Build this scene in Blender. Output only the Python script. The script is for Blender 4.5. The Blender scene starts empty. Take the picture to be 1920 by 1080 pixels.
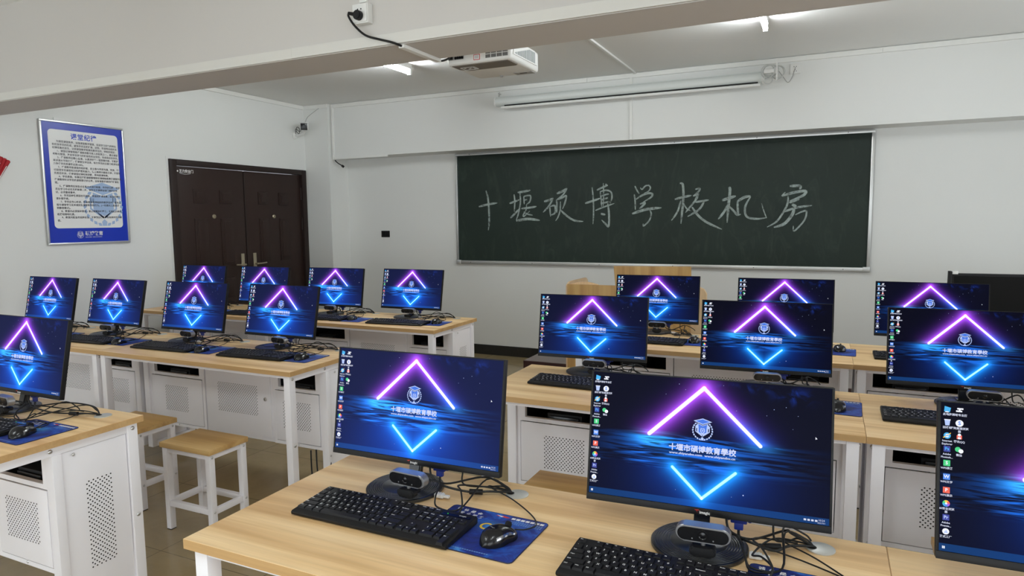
import bpy, bmesh, math, random
from mathutils import Vector, Matrix, noise
random.seed(7)
C = bpy.context.scene.collection
SC = bpy.context.scene
R = math.radians

# ------------------------------------------------------------------ camera, world, light, exposure
cam_d = bpy.data.cameras.new('camera'); cam = bpy.data.objects.new('camera', cam_d); C.objects.link(cam)
cam_d.sensor_width = 36.0; cam_d.lens = 36.0 * 1257.33 / 1920.0; cam_d.clip_start = 0.02
cr, cu, cf = (0.906038, 0.423061, -0.010682), (-0.033122, 0.096054, 0.994825), (-0.421897, 0.900996, -0.101042)
cam.matrix_world = Matrix(((cr[0], cu[0], -cf[0], 0), (cr[1], cu[1], -cf[1], 0), (cr[2], cu[2], -cf[2], 1.48907), (0, 0, 0, 1)))
SC.camera = cam
SC.view_settings.view_transform = 'Standard'; SC.view_settings.look = 'None'
SC.view_settings.exposure = 0.0; SC.view_settings.gamma = 1.0; SC.view_settings.use_curve_mapping = False
SC.cycles.use_denoising = True; SC.cycles.max_bounces = 10; SC.cycles.diffuse_bounces = 6
SC.cycles.sample_clamp_indirect = 6.0; SC.cycles.caustics_reflective = False; SC.cycles.caustics_refractive = False

W = bpy.data.worlds.new('sky'); SC.world = W; W.use_nodes = True
bg = W.node_tree.nodes['Background']; bg.inputs[0].default_value = (0.94, 0.97, 1.04, 1); bg.inputs[1].default_value = 5.4

XL, XR_W, YF, YB, ZC = -5.59, 2.45, 6.56, -2.6, 2.836   # room: left wall, right wall, front wall, back wall, ceiling
WIN_R = [(-1.7, 1.0), (3.3, 5.5)]                        # window openings in the right wall (y range)
WIN_B = [(-5.0, -2.2), (-1.4, 1.6)]                        # window openings in the back wall (x range)
WZR, WZB = (0.75, 2.15), (0.15, 1.75)      # sill and head heights, right wall and back wall
def portal(name, loc, rot, sx, sy):
    d = bpy.data.lights.new(name, 'AREA'); d.shape = 'RECTANGLE'; d.size = sx; d.size_y = sy
    d.cycles.is_portal = True
    o = bpy.data.objects.new(name, d); C.objects.link(o); o.location = loc; o.rotation_euler = rot
for (a, b) in WIN_R: portal('window_portal', (XR_W + .1, (a + b) / 2, sum(WZR) / 2), (0, R(90), 0), WZR[1] - WZR[0], b - a)
for (a, b) in WIN_B: portal('window_portal', ((a + b) / 2, YB - .1, sum(WZB) / 2), (R(90), 0, 0), b - a, WZB[1] - WZB[0])

# ------------------------------------------------------------------ materials
MATS = {}
class N:
    """small node-tree writer"""
    def __init__(s, nt): s.nt = nt
    def new(s, t, **kw):
        n = s.nt.nodes.new(t)
        for k, v in kw.items(): setattr(n, k, v)
        return n
    def put(s, sock, v):
        if hasattr(v, 'links'): s.nt.links.new(v, sock)
        elif v is not None: sock.default_value = v
    def m(s, op, a, b=None, c=None, clamp=False):
        n = s.new('ShaderNodeMath', operation=op, use_clamp=clamp)
        s.put(n.inputs[0], a); s.put(n.inputs[1], b)
        if c is not None: s.put(n.inputs[2], c)
        return n.outputs[0]
    def mix(s, f, a, b, blend='MIX'):
        n = s.new('ShaderNodeMix', data_type='RGBA', blend_type=blend)
        s.put(n.inputs[0], f); s.put(n.inputs[6], a); s.put(n.inputs[7], b); return n.outputs[2]
    def noise(s, vec, scale, detail=2, rough=.5, dist=0):
        n = s.new('ShaderNodeTexNoise'); s.put(n.inputs['Vector'], vec)
        n.inputs['Scale'].default_value = scale; n.inputs['Detail'].default_value = detail
        n.inputs['Roughness'].default_value = rough; n.inputs['Distortion'].default_value = dist
        return n.outputs['Fac']
    def ramp(s, f, stops):
        n = s.new('ShaderNodeValToRGB'); s.put(n.inputs[0], f); e = n.color_ramp.elements
        while len(e) < len(stops): e.new(.5)
        for i, (p, c) in enumerate(stops): e[i].position = p; e[i].color = c if len(c) == 4 else (*c, 1)
        return n.outputs[0]
    def mapping(s, vec, scale=(1, 1, 1), loc=(0, 0, 0), rot=(0, 0, 0)):
        n = s.new('ShaderNodeMapping'); s.put(n.inputs[0], vec); n.inputs[1].default_value = loc
        n.inputs[2].default_value = rot; n.inputs[3].default_value = scale; return n.outputs[0]
def srgb(r, g, b):
    f = lambda c: c / 12.92 if c <= .04045 else ((c + .055) / 1.055) ** 2.4
    return (f(r / 255), f(g / 255), f(b / 255), 1)
def mat(name, col, rough=.5, metal=0, spec=.5, vary=0, vscale=6, bump=0, bscale=200, coat=0):
    if name in MATS: return MATS[name]
    m = bpy.data.materials.new(name); m.use_nodes = True; nt = m.node_tree; b = nt.nodes['Principled BSDF']; n = N(nt)
    b.inputs['Roughness'].default_value = rough; b.inputs['Metallic'].default_value = metal
    b.inputs['Specular IOR Level'].default_value = spec; b.inputs['Coat Weight'].default_value = coat
    tc = n.new('ShaderNodeTexCoord').outputs['Object']
    if vary:
        f = n.noise(tc, vscale, 4, .6)
        c2 = tuple(max(0, c * (1 - vary)) for c in col[:3]) + (1,)
        n.put(b.inputs['Base Color'], n.mix(n.m('MULTIPLY', f, 1), col, c2))
    else: b.inputs['Base Color'].default_value = col
    if bump:
        bn = n.new('ShaderNodeBump'); bn.inputs['Strength'].default_value = bump; bn.inputs['Distance'].default_value = .002
        n.put(bn.inputs['Height'], n.noise(tc, bscale, 2)); n.put(b.inputs['Normal'], bn.outputs[0])
    MATS[name] = m; return m
def emit(name, col, st=1.0):
    if name in MATS: return MATS[name]
    m = bpy.data.materials.new(name); m.use_nodes = True; nt = m.node_tree; b = nt.nodes['Principled BSDF']
    b.inputs['Base Color'].default_value = (.01, .01, .01, 1); b.inputs['Emission Color'].default_value = col; b.inputs['Emission Strength'].default_value = st
    MATS[name] = m; return m

def wood(name, a, b_, c, axis=0, sc=1.0):
    m = bpy.data.materials.new(name); m.use_nodes = True; nt = m.node_tree; b = nt.nodes['Principled BSDF']; n = N(nt)
    tc = n.new('ShaderNodeTexCoord').outputs['Object']
    oi = n.new('ShaderNodeObjectInfo').outputs['Random']
    cx = n.new('ShaderNodeCombineXYZ'); n.put(cx.inputs[0], n.m('MULTIPLY', oi, 37.0)); n.put(cx.inputs[1], n.m('MULTIPLY', oi, 19.0)); n.put(cx.inputs[2], n.m('MULTIPLY', oi, 53.0))
    va = n.new('ShaderNodeVectorMath', operation='ADD'); n.put(va.inputs[0], tc); n.put(va.inputs[1], cx.outputs[0])
    s = [14 * sc, 14 * sc, 14 * sc]; s[axis] = .9 * sc
    broad = n.noise(n.mapping(va.outputs[0], tuple(s)), 1.0, 3, .55, .4)
    s2 = [150 * sc] * 3; s2[axis] = 4 * sc
    fine = n.noise(n.mapping(va.outputs[0], tuple(s2)), 1.0, 3, .6)
    col = n.ramp(broad, [(.30, a), (.5, b_), (.72, c)])
    col = n.mix(n.m('MULTIPLY', n.m('SUBTRACT', fine, .42, clamp=True), 1.1, clamp=True), col, tuple(x * .72 for x in b_[:3]) + (1,))
    n.put(b.inputs['Base Color'], col); b.inputs['Roughness'].default_value = .42; b.inputs['Specular IOR Level'].default_value = .4
    MATS[name] = m; return m
WOOD = wood('oak_laminate', srgb(248, 218, 170), srgb(233, 197, 144), srgb(198, 153, 99))
STOOLW = wood('stool_laminate', srgb(220, 184, 124), srgb(204, 165, 106), srgb(176, 134, 80))
EDGE = wood('oak_edge_band', srgb(206, 170, 120), srgb(196, 158, 107), srgb(184, 145, 94))
LECW = wood('lectern_laminate', srgb(200, 165, 108), srgb(186, 148, 92), srgb(160, 120, 70), axis=2)
LECL = wood('lectern_pale_laminate', srgb(232, 205, 168), srgb(224, 194, 155), srgb(210, 178, 138), axis=2)

def wall_mat(name, base, d):
    m = bpy.data.materials.new(name); m.use_nodes = True; nt = m.node_tree; b = nt.nodes['Principled BSDF']; n = N(nt)
    tc = n.new('ShaderNodeTexCoord').outputs['Object']
    f = n.noise(tc, 1.3, 5, .6); g = n.noise(tc, 40, 3, .6)
    col = n.mix(n.m('MULTIPLY', f, .7), base, d)
    sc = n.ramp(n.noise(n.mapping(tc, (3, 3, 9)), 2.2, 6, .7), [(.70, (0, 0, 0)), (.80, (1, 1, 1))])
    col = n.mix(n.m('MULTIPLY', sc, .10), col, tuple(x * .6 for x in d[:3]) + (1,))
    n.put(b.inputs['Base Color'], col); b.inputs['Roughness'].default_value = .75; b.inputs['Specular IOR Level'].default_value = .25
    bn = n.new('ShaderNodeBump'); bn.inputs['Strength'].default_value = .12; bn.inputs['Distance'].default_value = .003
    n.put(bn.inputs['Height'], g); n.put(b.inputs['Normal'], bn.outputs[0]); MATS[name] = m; return m
PAINT = wall_mat('white_wall_paint', (.765, .77, .75, 1), (.73, .735, .715, 1))
CEILP = wall_mat('ceiling_paint', (.86, .865, .855, 1), (.83, .835, .82, 1))
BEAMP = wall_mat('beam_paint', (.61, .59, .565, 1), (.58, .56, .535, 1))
DUCT = mat('white_pvc', (.80, .80, .77, 1), .4, vary=.06)
def floor_mat():
    m = bpy.data.materials.new('brown_floor_tile'); m.use_nodes = True; nt = m.node_tree; b = nt.nodes['Principled BSDF']; n = N(nt)
    tc = n.new('ShaderNodeTexCoord').outputs['Object']
    br = n.new('ShaderNodeTexBrick'); n.put(br.inputs['Vector'], n.mapping(tc, (1, 1, 1), (2.71, -1.97, 0)))
    br.offset = 0; br.inputs['Scale'].default_value = 1.0; br.inputs['Brick Width'].default_value = .6; br.inputs['Row Height'].default_value = .6
    br.inputs['Mortar Size'].default_value = .0022; br.inputs['Mortar Smooth'].default_value = .1
    br.inputs['Color1'].default_value = srgb(158, 139, 104); br.inputs['Color2'].default_value = srgb(149, 131, 98); br.inputs['Mortar'].default_value = srgb(84, 72, 55)
    f = n.noise(tc, 3.5, 6, .65, 1.2)
    col = n.mix(n.m('MULTIPLY', n.m('SUBTRACT', f, .35, clamp=True), 1.4, clamp=True), br.outputs['Color'], srgb(128, 111, 80))
    col = n.mix(n.m('MULTIPLY', n.noise(tc, 55, 3, .7), .25), col, srgb(176, 158, 122))
    n.put(b.inputs['Base Color'], col)
    n.put(b.inputs['Roughness'], n.m('MULTIPLY_ADD', n.noise(tc, 8, 3), .12, .12)); b.inputs['Specular IOR Level'].default_value = .5
    MATS['floor'] = m; return m
FLOORM = floor_mat()
STEEL = mat('white_painted_steel', srgb(246, 244, 248), .38, vary=.05, vscale=3, bump=.05, bscale=350)
CAB_SHADE = mat('cabinet_shade_interior', srgb(20, 19, 20), .8)  # near-black colour that paints the shade inside the computer cabinets
HOLE = mat('vent_hole_black', (.006, .006, .006, 1), .8)
BOLT = mat('zinc_bolt', (.62, .62, .62, 1), .3, 1)
BLK = mat('black_plastic', (.009, .009, .010, 1), .42, spec=.22, vary=.2, bump=.05, bscale=900)
BLKG = mat('black_gloss_plastic', (.007, .007, .008, 1), .2, spec=.35)
BLKM = mat('black_matte_plastic', (.011, .011, .012, 1), .6, spec=.25)
KEYM = mat('key_black', (.009, .009, .010, 1), .5, spec=.22)
CABLE = mat('black_cable_rubber', (.008, .008, .008, 1), .5, spec=.3)
SILV = mat('silver_plastic', (.34, .34, .35, 1), .34, .7)
ALU = mat('brushed_aluminium', (.70, .71, .70, 1), .35, .85, vary=.1, vscale=30)
GROM = mat('grommet_silver', (.56, .57, .55, 1), .38, .5)
BLUEP = mat('blue_plug_plastic', (.012, .025, .19, 1), .4)
WHT = mat('white_print', (.80, .80, .80, 1), .6)
WHTP = mat('white_plastic', (.78, .78, .76, 1), .4)
GREY = mat('grey_plastic', (.35, .35, .34, 1), .5)
RED = mat('red_print', (.55, .02, .02, 1), .5)
YEL = mat('yellow_print', (.75, .5, .03, 1), .5)
TUBEM = emit('fluorescent_glow', (.92, .98, 1.0, 1), 130.0)

# ------------------------------------------------------------------ mesh building
class MB:
    def __init__(s): s.bm = bmesh.new()
    def _m(s, faces, m):
        for f in faces: f.material_index = m
    def box(s, x0, x1, y0, y1, z0, z1, m=0, bev=0, seg=2):
        vs = [s.bm.verts.new((x, y, z)) for z in (z0, z1) for y in (y0, y1) for x in (x0, x1)]
        fs = [s.bm.faces.new([vs[i] for i in q]) for q in ((0, 2, 3, 1), (4, 5, 7, 6), (0, 1, 5, 4), (2, 6, 7, 3), (0, 4, 6, 2), (1, 3, 7, 5))]
        s._m(fs, m)
        if bev:
            es = list({e for f in fs for e in f.edges})
            r = bmesh.ops.bevel(s.bm, geom=es, offset=bev, segments=seg, profile=.6, affect='EDGES'); s._m(r['faces'], m)
            vs = list({v for f in r['faces'] for v in f.verts} | {v for v in vs if v.is_valid})
        return vs
    def prism(s, pts, d0, d1, axis='y', m=0, bev=0):
        """2-D outline pts extruded along axis from d0 to d1 (y: pts=(x,z); x: pts=(y,z); z: pts=(x,y))"""
        def P(a, b, d): return {'y': (a, d, b), 'x': (d, a, b), 'z': (a, b, d)}[axis]
        A = [s.bm.verts.new(P(a, b, d0)) for a, b in pts]; B = [s.bm.verts.new(P(a, b, d1)) for a, b in pts]
        n = len(pts); fs = [s.bm.faces.new(A), s.bm.faces.new(B[::-1])]
        for i in range(n): fs.append(s.bm.faces.new((A[i], A[(i + 1) % n], B[(i + 1) % n], B[i])))
        s._m(fs, m)
        if bev:
            es = list(set(fs[0].edges) | set(fs[1].edges)); r = bmesh.ops.bevel(s.bm, geom=es, offset=bev, segments=2, affect='EDGES'); s._m(r['faces'], m)
        return A + B
    def poly(s, pts, m=0):
        f = s.bm.faces.new([s.bm.verts.new(p) for p in pts]); f.material_index = m; return f
    def cyl(s, p0, p1, r, r2=None, seg=16, m=0):
        p0, p1 = Vector(p0), Vector(p1); d = (p1 - p0).normalized(); r2 = r if r2 is None else r2
        a = d.orthogonal().normalized(); b = d.cross(a); A, B = [], []
        for i in range(seg):
            t = 2 * math.pi * i / seg; o = a * math.cos(t) + b * math.sin(t)
            A.append(s.bm.verts.new(p0 + o * r)); B.append(s.bm.verts.new(p1 + o * r2))
        fs = [s.bm.faces.new(A[::-1]), s.bm.faces.new(B)] + [s.bm.faces.new((A[i], A[(i + 1) % seg], B[(i + 1) % seg], B[i])) for i in range(seg)]
        s._m(fs, m); return A + B
    def lathe(s, prof, c=(0, 0, 0), seg=32, m=0, ax='z'):
        rings = []
        for (r, h) in prof:
            ring = []
            for i in range(seg):
                t = 2 * math.pi * i / seg; x, y = r * math.cos(t), r * math.sin(t)
                ring.append(s.bm.verts.new((c[0] + x, c[1] + y, c[2] + h) if ax == 'z' else (c[0] + x, c[1] + h, c[2] + y)))
            rings.append(ring)
        fs = []
        for k in range(len(rings) - 1):
            for i in range(seg): fs.append(s.bm.faces.new((rings[k][i], rings[k][(i + 1) % seg], rings[k + 1][(i + 1) % seg], rings[k + 1][i])))
        fs.append(s.bm.faces.new(rings[0][::-1])); fs.append(s.bm.faces.new(rings[-1])); s._m(fs, m)
    def tube(s, pts, r, seg=7, m=0, sub=5):
        P = [Vector(p) for p in pts]; Q = []
        for i in range(len(P) - 1):
            a, b, c, d = P[max(i - 1, 0)], P[i], P[i + 1], P[min(i + 2, len(P) - 1)]
            for k in range(sub):
                t = k / sub
                Q.append(.5 * (2 * b + (c - a) * t + (2 * a - 5 * b + 4 * c - d) * t * t + (3 * b - a - 3 * c + d) * t ** 3))
        Q.append(P[-1]); prev = None; up = None
        for i, q in enumerate(Q):
            d = (Q[min(i + 1, len(Q) - 1)] - Q[max(i - 1, 0)]).normalized()
            if up is None: up = d.orthogonal().normalized()
            up = (up - d * up.dot(d)).normalized(); b = d.cross(up)
            ring = [s.bm.verts.new(q + (up * math.cos(2 * math.pi * k / seg) + b * math.sin(2 * math.pi * k / seg)) * r) for k in range(seg)]
            if prev:
                s._m([s.bm.faces.new((prev[k], prev[(k + 1) % seg], ring[(k + 1) % seg], ring[k])) for k in range(seg)], m)
            else: s._m([s.bm.faces.new(ring[::-1])], m)
            prev = ring
        s._m([s.bm.faces.new(prev)], m)
    def disc(s, c, ux, uy, r, seg=8, m=0):
        c, ux, uy = Vector(c), Vector(ux), Vector(uy)
        s.poly([c + ux * (r * math.cos(2 * math.pi * i / seg)) + uy * (r * math.sin(2 * math.pi * i / seg)) for i in range(seg)], m)
    def text(s, body, size, o, ux, uy, m=0, align='LEFT', bold=0, spacing=1.0, width=None):
        cu_ = bpy.data.curves.new('t', 'FONT'); cu_.body = body; cu_.size = size; cu_.align_x = align; cu_.align_y = 'CENTER'
        cu_.resolution_u = 2; cu_.offset = bold; cu_.space_character = spacing
        ob = bpy.data.objects.new('t', cu_); me = bpy.data.meshes.new_from_object(ob)
        o, ux, uy = Vector(o), Vector(ux), Vector(uy); k = 1.0
        if width and me.vertices:
            xs = [v.co.x for v in me.vertices]; k = width / max(1e-6, max(xs) - min(xs))
        vs = [s.bm.verts.new(o + ux * (v.co.x * k) + uy * v.co.y) for v in me.vertices]
        for p in me.polygons:
            try: f = s.bm.faces.new([vs[i] for i in p.vertices]); f.material_index = m
            except ValueError: pass
        bpy.data.objects.remove(ob); bpy.data.curves.remove(cu_); bpy.data.meshes.remove(me)
    def ribbon(s, pts, hw, ux, uy, o, m=0, sub=5, taper=True):
        """flat brush stroke in the plane o + a*ux + b*uy"""
        P = [Vector((a, b, 0)) for a, b in pts]; Q = []
        for i in range(len(P) - 1):
            a, b, c, d = P[max(i - 1, 0)], P[i], P[i + 1], P[min(i + 2, len(P) - 1)]
            for k in range(sub):
                t = k / sub
                Q.append(.5 * (2 * b + (c - a) * t + (2 * a - 5 * b + 4 * c - d) * t * t + (3 * b - a - 3 * c + d) * t ** 3))
        Q.append(P[-1]); prev = None; o, ux, uy = Vector(o), Vector(ux), Vector(uy); n = len(Q)
        for i, q in enumerate(Q):
            d = (Q[min(i + 1, n - 1)] - Q[max(i - 1, 0)])
            d = d.normalized() if d.length > 1e-9 else Vector((1, 0, 0)); b = Vector((-d.y, d.x, 0))
            t = i / max(1, n - 1); w = hw * ((.55 + .45 * min(1, t * 5)) * (.35 + .65 * min(1, (1 - t) * 4)) if taper else 1)
            A, B = q + b * w, q - b * w
            cur = (s.bm.verts.new(o + ux * A.x + uy * A.y), s.bm.verts.new(o + ux * B.x + uy * B.y))
            if prev: f = s.bm.faces.new((prev[0], prev[1], cur[1], cur[0])); f.material_index = m
            prev = cur
    def xf(s, M):
        bmesh.ops.transform(s.bm, matrix=M, verts=s.bm.verts); return s
    def build(s, name, mats, parent=None, loc=None, smooth=True, ang=38, recalc=True, rot=None):
        bm = s.bm
        if recalc: bmesh.ops.recalc_face_normals(bm, faces=bm.faces)
        if smooth:
            lim = R(ang)
            for f in bm.faces: f.smooth = True
            for e in bm.edges:
                if len(e.link_faces) == 2:
                    if e.calc_face_angle(0) > lim: e.smooth = False
                else: e.smooth = False
        me = bpy.data.meshes.new(name); bm.to_mesh(me); bm.free()
        for m in (mats if isinstance(mats, (list, tuple)) else [mats]): me.materials.append(m)
        o = bpy.data.objects.new(name, me); C.objects.link(o)
        if parent: o.parent = parent
        if loc: o.location = loc
        if rot: o.rotation_euler = rot
        return o
def tag(o, label=None, cat=None, group=None, kind=None):
    if label: o['label'] = label
    if cat: o['category'] = cat
    if group: o['group'] = group
    if kind: o['kind'] = kind
    return o
def thing(name, label, cat, loc=(0, 0, 0), rz=0, group=None):
    o = bpy.data.objects.new(name, None); C.objects.link(o); o.location = loc; o.rotation_euler = (0, 0, rz); o.empty_display_size = .05
    return tag(o, label, cat, group)
KIDS = {}
def copy_tree(o, parent=None):
    c = o.copy(); C.objects.link(c)
    if parent: c.parent = parent
    for ch in list(o.children): copy_tree(ch, c)
    return c
def copy_thing(o, label, loc, rz=0):
    c = copy_tree(o); c['label'] = label; c.location = loc; c.rotation_euler = (0, 0, rz); return c
def struct(o): o['kind'] = 'structure'; return o

# ------------------------------------------------------------------ the room
b = MB(); b.box(XL - .2, XR_W + .2, YB - .2, YF + .2, -.12, 0); struct(b.build('floor', FLOORM, smooth=False))
b = MB(); b.box(XL - .2, XR_W + .2, YB - .2, YF + .2, ZC, ZC + .12); struct(b.build('ceiling', CEILP, smooth=False))
b = MB(); b.box(XL - .2, XR_W + .2, YF, YF + .2, 0, ZC); struct(b.build('wall_front', PAINT, smooth=False))
# left wall with the door opening
DY0, DY1, DZ = 4.392, 6.205, 2.092
b = MB(); b.box(XL - .2, XL, YB - .2, DY0, 0, ZC); b.box(XL - .2, XL, DY1, YF, 0, ZC); b.box(XL - .2, XL, DY0, DY1, DZ, ZC)
struct(b.build('wall_left', PAINT, smooth=False))
def holed(name, spans, a0, a1, along, wz):
    b = MB(); e = a0
    def bx(p, q, z0, z1):
        if along == 'y': b.box(XR_W, XR_W + .2, p, q, z0, z1)
        else: b.box(p, q, YB - .2, YB, z0, z1)
    for (p, q) in spans:
        bx(e, p, 0, ZC); bx(p, q, 0, wz[0]); bx(p, q, wz[1], ZC); e = q
    bx(e, a1, 0, ZC); struct(b.build(name, PAINT, smooth=False))
holed('wall_right', WIN_R, YB - .2, YF, 'y', WZR); holed('wall_back', WIN_B, XL - .2, XR_W, 'x', WZB)
def glass():
    m = bpy.data.materials.new('window_glass'); m.use_nodes = True; nt = m.node_tree; n = N(nt); nt.nodes.remove(nt.nodes['Principled BSDF'])
    t = n.new('ShaderNodeBsdfTransparent'); t.inputs[0].default_value = (.96, .98, .97, 1); g = n.new('ShaderNodeBsdfGlossy'); g.inputs['Roughness'].default_value = .02
    x = n.new('ShaderNodeMixShader'); x.inputs[0].default_value = .06
    n.put(x.inputs[1], t.outputs[0]); n.put(x.inputs[2], g.outputs[0]); n.put(nt.nodes['Material Output'].inputs[0], x.outputs[0]); return m
GLASS = glass()
wn = 0
for spans, along, (WZ0, WZ1) in ((WIN_R, 'y', WZR), (WIN_B, 'x', WZB)):
    for (p, q) in spans:
        wn += 1; b = MB(); g = MB(); fr = .05
        def bx(mb, a0, a1, z0, z1, d0, d1):
            if along == 'y': mb.box(XR_W + d0, XR_W + d1, a0, a1, z0, z1)
            else: mb.box(a0, a1, YB - d1, YB - d0, z0, z1)
        bx(b, p, q, WZ0, WZ0 + fr, .06, .12); bx(b, p, q, WZ1 - fr, WZ1, .06, .12)
        for k in range(4):
            x = p + (q - p - fr) * k / 3; bx(b, x, x + fr, WZ0 + fr, WZ1 - fr, .06, .12)
        w = struct(b.build('window_%d' % wn, ALU, smooth=False))
        bx(g, p + fr, q - fr, WZ0 + fr, WZ1 - fr, .085, .09); g.build('window_glass', GLASS, w, smooth=False)
tn = 0
def trim(mb, m, **k):
    global tn; tn += 1; return struct(mb.build('trim_%d' % tn, m, smooth=False, **k))
# corner pillar beside the door, upper beam over the blackboard, beam across the room
PX, PY = -5.235, 6.235
b = MB(); b.box(XL, PX, PY, YF, 0, ZC); trim(b, PAINT)
b = MB(); b.box(PX, XR_W, 6.285, YF, 2.226, ZC); trim(b, PAINT)
BY0, BY1, BZ = 2.56, 2.866, 2.265
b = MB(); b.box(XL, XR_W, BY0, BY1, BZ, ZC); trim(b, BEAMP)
DUCTB = mat('aged_pvc', (.70, .69, .65, 1), .45, vary=.08)
# flat cable trunking along the lower edge of the beam face, in lengths
for (x0, x1, d) in ((XL, -2.345, .009), (-2.343, 0.35, .012), (.352, XR_W, .010)):
    b = MB(); b.box(x0, x1, BY0 - d, BY0, BZ + .003, BZ + .052, bev=.002); trim(b, DUCTB)
# crown trunking under the ceiling
for (x0, x1) in ((PX + .02, -2.12), (-2.118, .36), (.362, XR_W)):
    b = MB(); b.box(x0, x1, 6.265, 6.285, ZC - .046, ZC - .007, bev=.002); trim(b, DUCT)
b = MB(); b.box(XL + .02, PX, PY - .02, PY, ZC - .044, ZC - .003); trim(b, DUCT)
b = MB(); b.box(XL, XL + .02, BY1, PY - .02, ZC - .044, ZC - .003); trim(b, DUCT)
# skirting of black tile, seams every 0.6 m
SKIRT = mat('black_skirting_tile', (.012, .012, .012, 1), .25)
for i in range(13):
    x0 = PX + i * .6; x1 = min(x0 + .597, XR_W)
    if x1 > x0:
        b = MB(); b.box(x0, x1, YF - .012, YF, 0, .109); o = b.build('baseboard_front' if i == 0 else 'baseboard_front.%03d' % i, SKIRT, smooth=False); struct(o)
b = MB(); b.box(XL, XL + .012, YB, DY0 - .02, 0, .109); struct(b.build('baseboard_left', SKIRT, smooth=False))

# ------------------------------------------------------------------ the brown double door
DOORM = mat('dark_brown_door_steel', srgb(46, 31, 27), .42, spec=.3, vary=.25, vscale=12)
DOORF = mat('dark_brown_door_frame', srgb(40, 28, 25), .45, spec=.3, vary=.2, vscale=10)
BRASS = mat('satin_brass', (.48, .42, .31, 1), .35, .9)
door = bpy.data.objects.new('door_1', None); C.objects.link(door); door.location = (XL, DY0, 0); struct(door)
w = DY1 - DY0
b = MB()
fw, ft = .07, .055
b.box(-.12, .03, 0, fw, 0, DZ, bev=.004); b.box(-.12, .03, w - fw, w, 0, DZ, bev=.004); b.box(-.12, .03, fw, w - fw, DZ - ft, DZ, bev=.004)
b.build('door_frame', DOORF, door)
def panel(b, y0, y1, z0, z1, x):
    for (k, d0) in ((0, .007), (.014, .011), (.030, .006)):
        b.box(x - .01, x + d0 + (.009 if k == .030 else 0), y0 + k, y1 - k, z0 + k, z1 - k, bev=.003)
split = 5.29 - DY0
for (y0, y1, pl, hinge) in ((fw + .004, split - .012, [(.257, .408), (.572, .728)], 'l'), (split + .012, w - fw - .004, [(1.083, 1.219), (1.384, 1.529)], 'r')):
    b = MB(); b.box(-.07, .0, y0, y1, .012, DZ - ft - .006, bev=.004)
    for (p, q) in pl:
        panel(b, p, q, 1.683, 1.82, 0); panel(b, p, q, 1.06, 1.535, 0); panel(b, p, q, .72, .93, 0); panel(b, p, q, .18, .60, 0)
    leaf = b.build('door_leaf', DOORM, door)
    c = (pl[0][1] + pl[1][0]) / 2
    k = MB(); k.lathe([(.022, 0), (.022, .006), (.016, .011), (.008, .011), (.007, .007)], seg=20); k.xf(Matrix.Rotation(R(90), 4, 'Y'))
    k.build('peephole', [BRASS], leaf, (0, c, 1.555))
    hy = split - .07 if hinge == 'l' else split + .095
    h = MB(); h.box(0, .008, -.022, .022, .945, 1.165, bev=.003)
    h.cyl((.008, 0, 1.05), (.05, 0, 1.05), .010)
    sg = -1 if hinge == 'l' else 1
    h.tube([(.045, 0, 1.05), (.052, sg * .03, 1.05), (.052, sg * .08, 1.052), (.048, sg * .125, 1.055)], .008, m=0)
    h.cyl((.008, 0, .985), (.014, 0, .985), .011)
    h.build('door_handle', [BRASS], leaf, (0, hy, 0))
    he = y0 + .0 if hinge == 'l' else y1
    for hz in (1.80, 1.45, .55):
        g = MB(); g.cyl((.004, 0, -.07), (.004, 0, .07), .008, seg=10); g.build('door_hinge', DOORF, leaf, (0, he, hz + (0.02 if hinge == 'r' else 0)))
    if hinge == 'l':
        s = MB(); s.box(0, .0035, .302, .362, 1.705, 1.775); s.box(.0035, .004, .306, .358, 1.75, 1.768, m=1); s.box(.0035, .004, .306, .358, 1.728, 1.742, m=1); s.box(.0035, .004, .306, .358, 1.71, 1.72, m=1)
        s.build('notice_sticker', [WHT, mat('purple_print', srgb(120, 100, 140), .5)], leaf)
        s = MB(); s.text('王力安全门', .032, (.0015, .115, 1.985), (0, 1, 0), (0, 0, 1), bold=.001)
        s.poly([(.0015, .088, 1.985), (.0015, .098, 1.975), (.0015, .108, 1.985), (.0015, .098, 1.995)])
        s.tube([(.0015, .12, 1.966), (.0015, .18, 1.958), (.0015, .24, 1.966)], .0015)
        s.build('maker_mark', WHT, leaf)
    else:
        k = MB(); k.box(-.04, .004, y0 - .018, y0 - .001, .012, DZ - ft - .02, bev=.003); k.build('astragal', DOORF, leaf)
# white plaster bead round the door opening
b = MB(); b.box(XL, XL + .006, DY0 - .022, DY0, 0, DZ + .022); b.box(XL, XL + .006, DY0, PY, DZ, DZ + .022); trim(b, PAINT)

# ------------------------------------------------------------------ blackboard with the chalk writing
BX0, BX1, BZ0, BZ1 = -3.737, .348, 1.010, 2.219
YBB = YF - .012
def board_mat():
    m = bpy.data.materials.new('green_chalkboard'); m.use_nodes = True; nt = m.node_tree; b = nt.nodes['Principled BSDF']; n = N(nt)
    tc = n.new('ShaderNodeTexCoord').outputs['Object']
    f = n.noise(n.mapping(tc, (1, 1, 1.6)), 1.6, 6, .62, .8)
    g = n.ramp(n.noise(n.mapping(tc, (2.5, 1, .9), rot=(0, .35, 0)), 2.6, 5, .7, 1.5), [(.52, (0, 0, 0)), (.78, (1, 1, 1))])
    col = n.mix(f, srgb(20, 31, 26), srgb(34, 48, 41))
    col = n.mix(n.m('MULTIPLY', g, .13), col, srgb(98, 116, 108))
    n.put(b.inputs['Base Color'], col); b.inputs['Roughness'].default_value = .55; b.inputs['Specular IOR Level'].default_value = .3; return m
bb = thing('blackboard', 'long dark green blackboard with white chalk characters on the front wall', 'blackboard', (0, YF, 0))
b = MB(); b.box(BX0 + .012, BX1 - .012, -.012, -.002, BZ0 + .012, BZ1 - .012); b.build('writing_surface', board_mat(), bb, smooth=False)
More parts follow.
